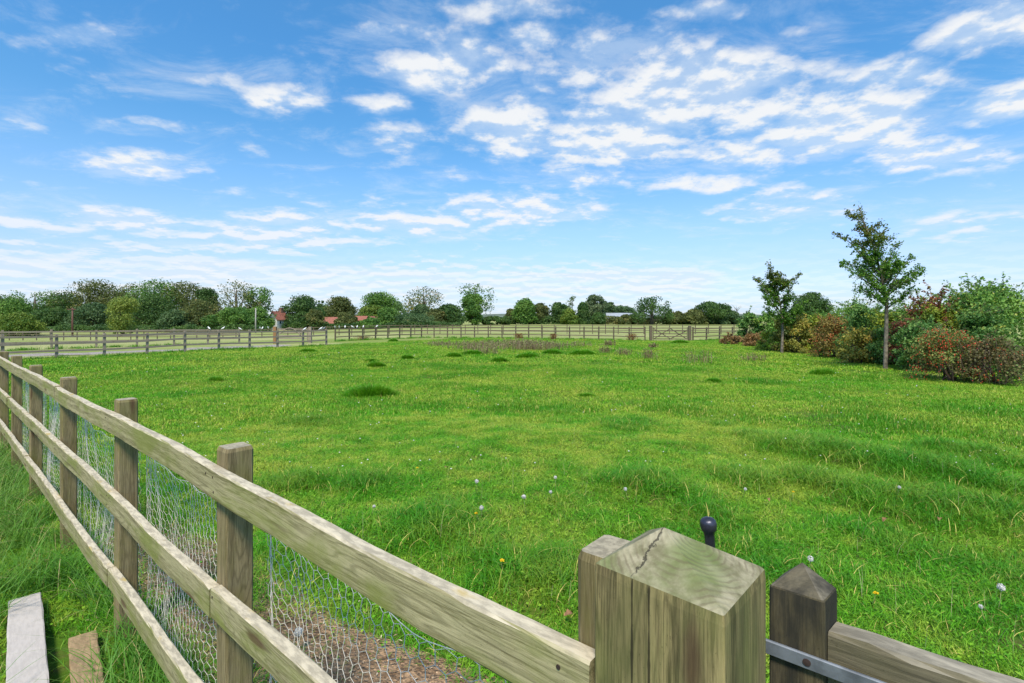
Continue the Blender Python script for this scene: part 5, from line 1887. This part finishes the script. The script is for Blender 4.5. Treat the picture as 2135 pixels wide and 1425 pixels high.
# far white daisies and clocks that only show as specks
r = np.random.default_rng(77)
P = []
while len(P) < 230:
    v = r.uniform(725, 1000); u = r.uniform(150, 2120)
    x, Y, z = ground(u, v)
    if in_paddock(x, Y) and x < 12.5 + .19 * (Y - 15) and float(vnoise(x / 2.5, Y / 2.5, 41)) > .42:
        P.append((x, Y, z + r.uniform(.05, .12)))
P = np.array(P)
s = (0.005 + .00062 * P[:, 1])[:, None, None] * r.uniform(.6, 1.3, (len(P), 1, 1))
octv = np.array([[1, 0, 0], [0, 1, 0], [-1, 0, 0], [0, -1, 0], [0, 0, .8], [0, 0, -.8]], float)
VV = (P[:, None, :] + octv[None] * s).reshape(-1, 3)
tr = np.array([[0, 1, 4], [1, 2, 4], [2, 3, 4], [3, 0, 4], [1, 0, 5], [2, 1, 5], [3, 2, 5], [0, 3, 5]])
tag(mesh_np('white_flowers', VV, None, (np.arange(len(P))[:, None, None] * 6 + tr[None]).reshape(-1, 3), M_SEED, None),
    'scattered tiny white flower heads dotting the paddock', 'flowers', kind='stuff')

# thin straw stalks standing in the turf
n = 260
uu, vv = r.uniform(560, 2135, n), 860 + 560 * r.uniform(0, 1, n) ** 1.2
pts = np.array([ground(a, b) for a, b in zip(uu, vv)])
ok = (pts[:, 0] * FN[0] + pts[:, 1] * FN[1]) > 1.0
pts = pts[ok]; n = len(pts)
V, Q, Tq, tt = blades(n, pts[:, 0], pts[:, 1], r.uniform(.10, .26, n), np.full(n, .0022), r.uniform(.02, .4, n), r, 5, base_z=pts[:, 2])
M_STRAW = leaf_mat('straw_stalk', (0.30, 0.25, 0.11), (0.52, 0.46, 0.27), None)
tag(mesh_np('straw_stalks', V, Q, Tq, M_STRAW, None, tint=tt), 'thin dry straw stalks standing in the turf', 'stalks', kind='stuff')

# chips and straw litter on the bare earth
n = 2600
t = r.uniform(0, 1, n)
_, Ls = poly_len(EARTH)
sx, sy = np.interp(t * Ls[-1], Ls, EL[:, 0]), np.interp(t * Ls[-1], Ls, EL[:, 1])
px_ = sx + r.normal(0, .19, n); py_ = sy + r.normal(0, .19, n)
P = np.stack([px_, py_, terrain(px_, py_) + .026], 1)
V, Q, T_ = leaves(P, unit(r.normal(0, .3, (n, 3)) + np.array([0, 0, 1.0])), .022, r, .28)
M_CHIP = leaf_mat('wood_chips', (0.17, 0.11, 0.065), (0.42, 0.30, 0.19), (0.6, 0.5, 0.36), .85, 0.0)
tag(mesh_np('straw_litter', V, Q, None, M_CHIP, None, tint=T_), 'wood chips and straw litter on the bare earth', 'litter', kind='stuff')


def dead_leaf(u, v, label, seed, size=.05):
    r = np.random.default_rng(seed)
    x, Y, z = ground(u, v)
    n = 9
    V, Q = [], []
    for i in range(n):
        t = i / (n - 1)
        wdt = size * .30 * math.sin(math.pi * min(1, t * .92 + .06)) * (1 + .25 * math.sin(i * 2.1))
        cz = size * .25 * math.sin(t * 3) + .0
        V += [((t - .5) * size, -wdt, cz + wdt * .5), ((t - .5) * size, 0, cz), ((t - .5) * size, wdt, cz + wdt * .6)]
    for i in range(n - 1):
        Q += [(i * 3, i * 3 + 1, i * 3 + 4, i * 3 + 3), (i * 3 + 1, i * 3 + 2, i * 3 + 5, i * 3 + 4)]
    o = mesh_np('fallen_leaf', V, Q, None, M_DEADLEAF, None, smooth=True)
    o.location = (x, Y, z + .07); o.rotation_euler = (r.uniform(-.4, .4), r.uniform(-.4, .4), r.uniform(0, 6))
    tag(o, label, 'leaf', 'fallen brown leaves on the turf')


for i, (u, v, lab) in enumerate([(1846, 1104, 'curled tan fallen leaf in the turf above the gate stile'), (1958, 1102, 'reddish fallen leaf in the turf right of the tan one'),
                                 (1602, 1060, 'small brown fallen leaf beyond the thick gate post'), (930, 990, 'small brown fallen leaf in the centre turf'),
                                 (1185, 1310, 'brown fallen leaf at the foot of the grass by the gate post')]):
    dead_leaf(u, v, lab, 60 + i)


def bird(x, Y, z, face, label, mat=M_BIRD, size=1.0, group='white birds perched on the far fences'):
    """perched dove: one skinned body, beak, wings folded, tail"""
    root = empty('bird', (x, Y, z), face)
    tag(root, label, 'bird', group)
    # body as one lofted surface along x: tail -> breast -> neck -> head
    st = [(-.185, .02, .004, .012), (-.13, .05, .012, .022), (-.085, .085, .036, .040), (-.02, .115, .056, .062), (.035, .135, .056, .066), (.068, .165, .042, .048),
          (.082, .195, .030, .032), (.092, .215, .031, .031), (.105, .222, .026, .026), (.122, .220, .012, .012)]
    V, Q = [], []
    k = 10
    for (a, b, ry, rz_) in st:
        for j in range(k):
            an = 2 * math.pi * j / k
            V.append((a * size, math.cos(an) * ry * size, (b + math.sin(an) * rz_) * size))
    for i in range(len(st) - 1):
        for j in range(k):
            Q.append((i * k + j, i * k + (j + 1) % k, (i + 1) * k + (j + 1) % k, (i + 1) * k + j))
    V += [(-.188 * size, 0, .02 * size), (.126 * size, 0, .22 * size)]
    m = len(st) - 1
    T = [(len(V) - 2, (j + 1) % k, j) for j in range(k)] + [(len(V) - 1, m * k + j, m * k + (j + 1) % k) for j in range(k)]
    mesh_np('body', V, Q, T, mat, root, smooth=True)
    mb = MB(); mb.tube([(.12 * size, 0, .22 * size), (.148 * size, 0, .212 * size)], [.007 * size, .001], 6); mb.build('beak', M_BEAK, root, True)
    for s_ in (-1, 1):
        mb = MB(); mb.tube([(.0, s_ * .02, .0), (.0, s_ * .022, .07 * size)], [.006, .007], 5); mb.build('leg', M_BEAK, root, True)


def on_fence(line, u, ztop):
    ln_, Ls = poly_len(line)
    ss = np.linspace(0, Ls[-1], 3000)
    x, y = np.interp(ss, Ls, ln_[:, 0]), np.interp(ss, Ls, ln_[:, 1])
    i = int(np.argmin(np.abs(CU + F * x / y - u)))
    d = ln_[-1] - ln_[0]; d = d / np.linalg.norm(d)
    off_ = np.array([d[1], -d[0]]) * .07
    return x[i] + off_[0], y[i] + off_[1], gz(x[i], y[i]) + ztop


rb = np.random.default_rng(3)
BD = [(L2, 435, 1.105, 'white bird on the track fence, leftmost of all the perched birds'), (L2, 465, 1.105, 'white bird on the track fence, second from the left'),
      (R2, 501, 1.09, 'white bird perched alone left of the orange brown gate post'), (R2, 543, 1.09, 'left bird of the close white pair near the orange brown post'),
      (R2, 547.5, 1.09, 'right bird of the close white pair near the orange brown post'), (R2, 560, 1.09, 'white bird just left of the orange brown gate post'),
      (L1, 634, 1.105, 'white bird above the grey fence right of the arched gate'), (L1, 668, 1.105, 'white bird next to the single grey bird'),
      (R1A, 698, 1.08, 'white bird below the red roofed shed, left of two'), (R1A, 708, 1.08, 'white bird below the right end of the red roof'),
      (R1A, 720, 1.08, 'white bird on the end fence below the small olive tree'), (R1A, 735, 1.08, 'white bird on the end fence left of the black house'),
      (R1A, 745, 1.08, 'white bird on the end fence below the white window'), (R1A, 758, 1.08, 'white bird on the end fence below the black house'),
      (R1A, 786, 1.08, 'white bird on the end fence, rightmost of the row')]
for i, (ln_, u, zt, lab) in enumerate(BD):
    x, y, z = on_fence(ln_, u, zt)
    bird(x, y, z, rb.choice([0.4, 2.6, -1.2, 1.7, 3.5]) + rb.normal(0, .3), lab, size=.9 * y / 42 if y > 50 else .9)
x, y, z = on_fence(L1, 674, 1.105)
bird(x, y, z, .3, 'single grey bird beside a white one on the grey left fence', M_GREYBIRD, .9)


def board(A, B, wd, th, mat, name, label, zoff):
    A, B = np.array(A), np.array(B)
    mb = MB()
    za, zb = max(gz(*A), 0) + zoff, max(gz(*B), 0) + zoff
    base = np.array([A[0], A[1], za])
    a = np.array([0, 0, 0.0]); b = np.array([B[0] - A[0], B[1] - A[1], zb - za])
    mb.bar(a, b, wd, th, .004, 14, .0012)
    o = mb.build(name, mat)
    o.location = base
    tag(o, label, 'board', 'loose boards lying in the grass')


board(BOARD_W[0], BOARD_W[1], .132, .04, M_WHITEB, 'wooden_board', 'white painted plank lying in the long grass at bottom left', .062)
board(BOARD_B[0], BOARD_B[1], .108, .03, M_BAREB, 'wooden_board', 'bare orange brown plank between the white plank and the fence', .035)
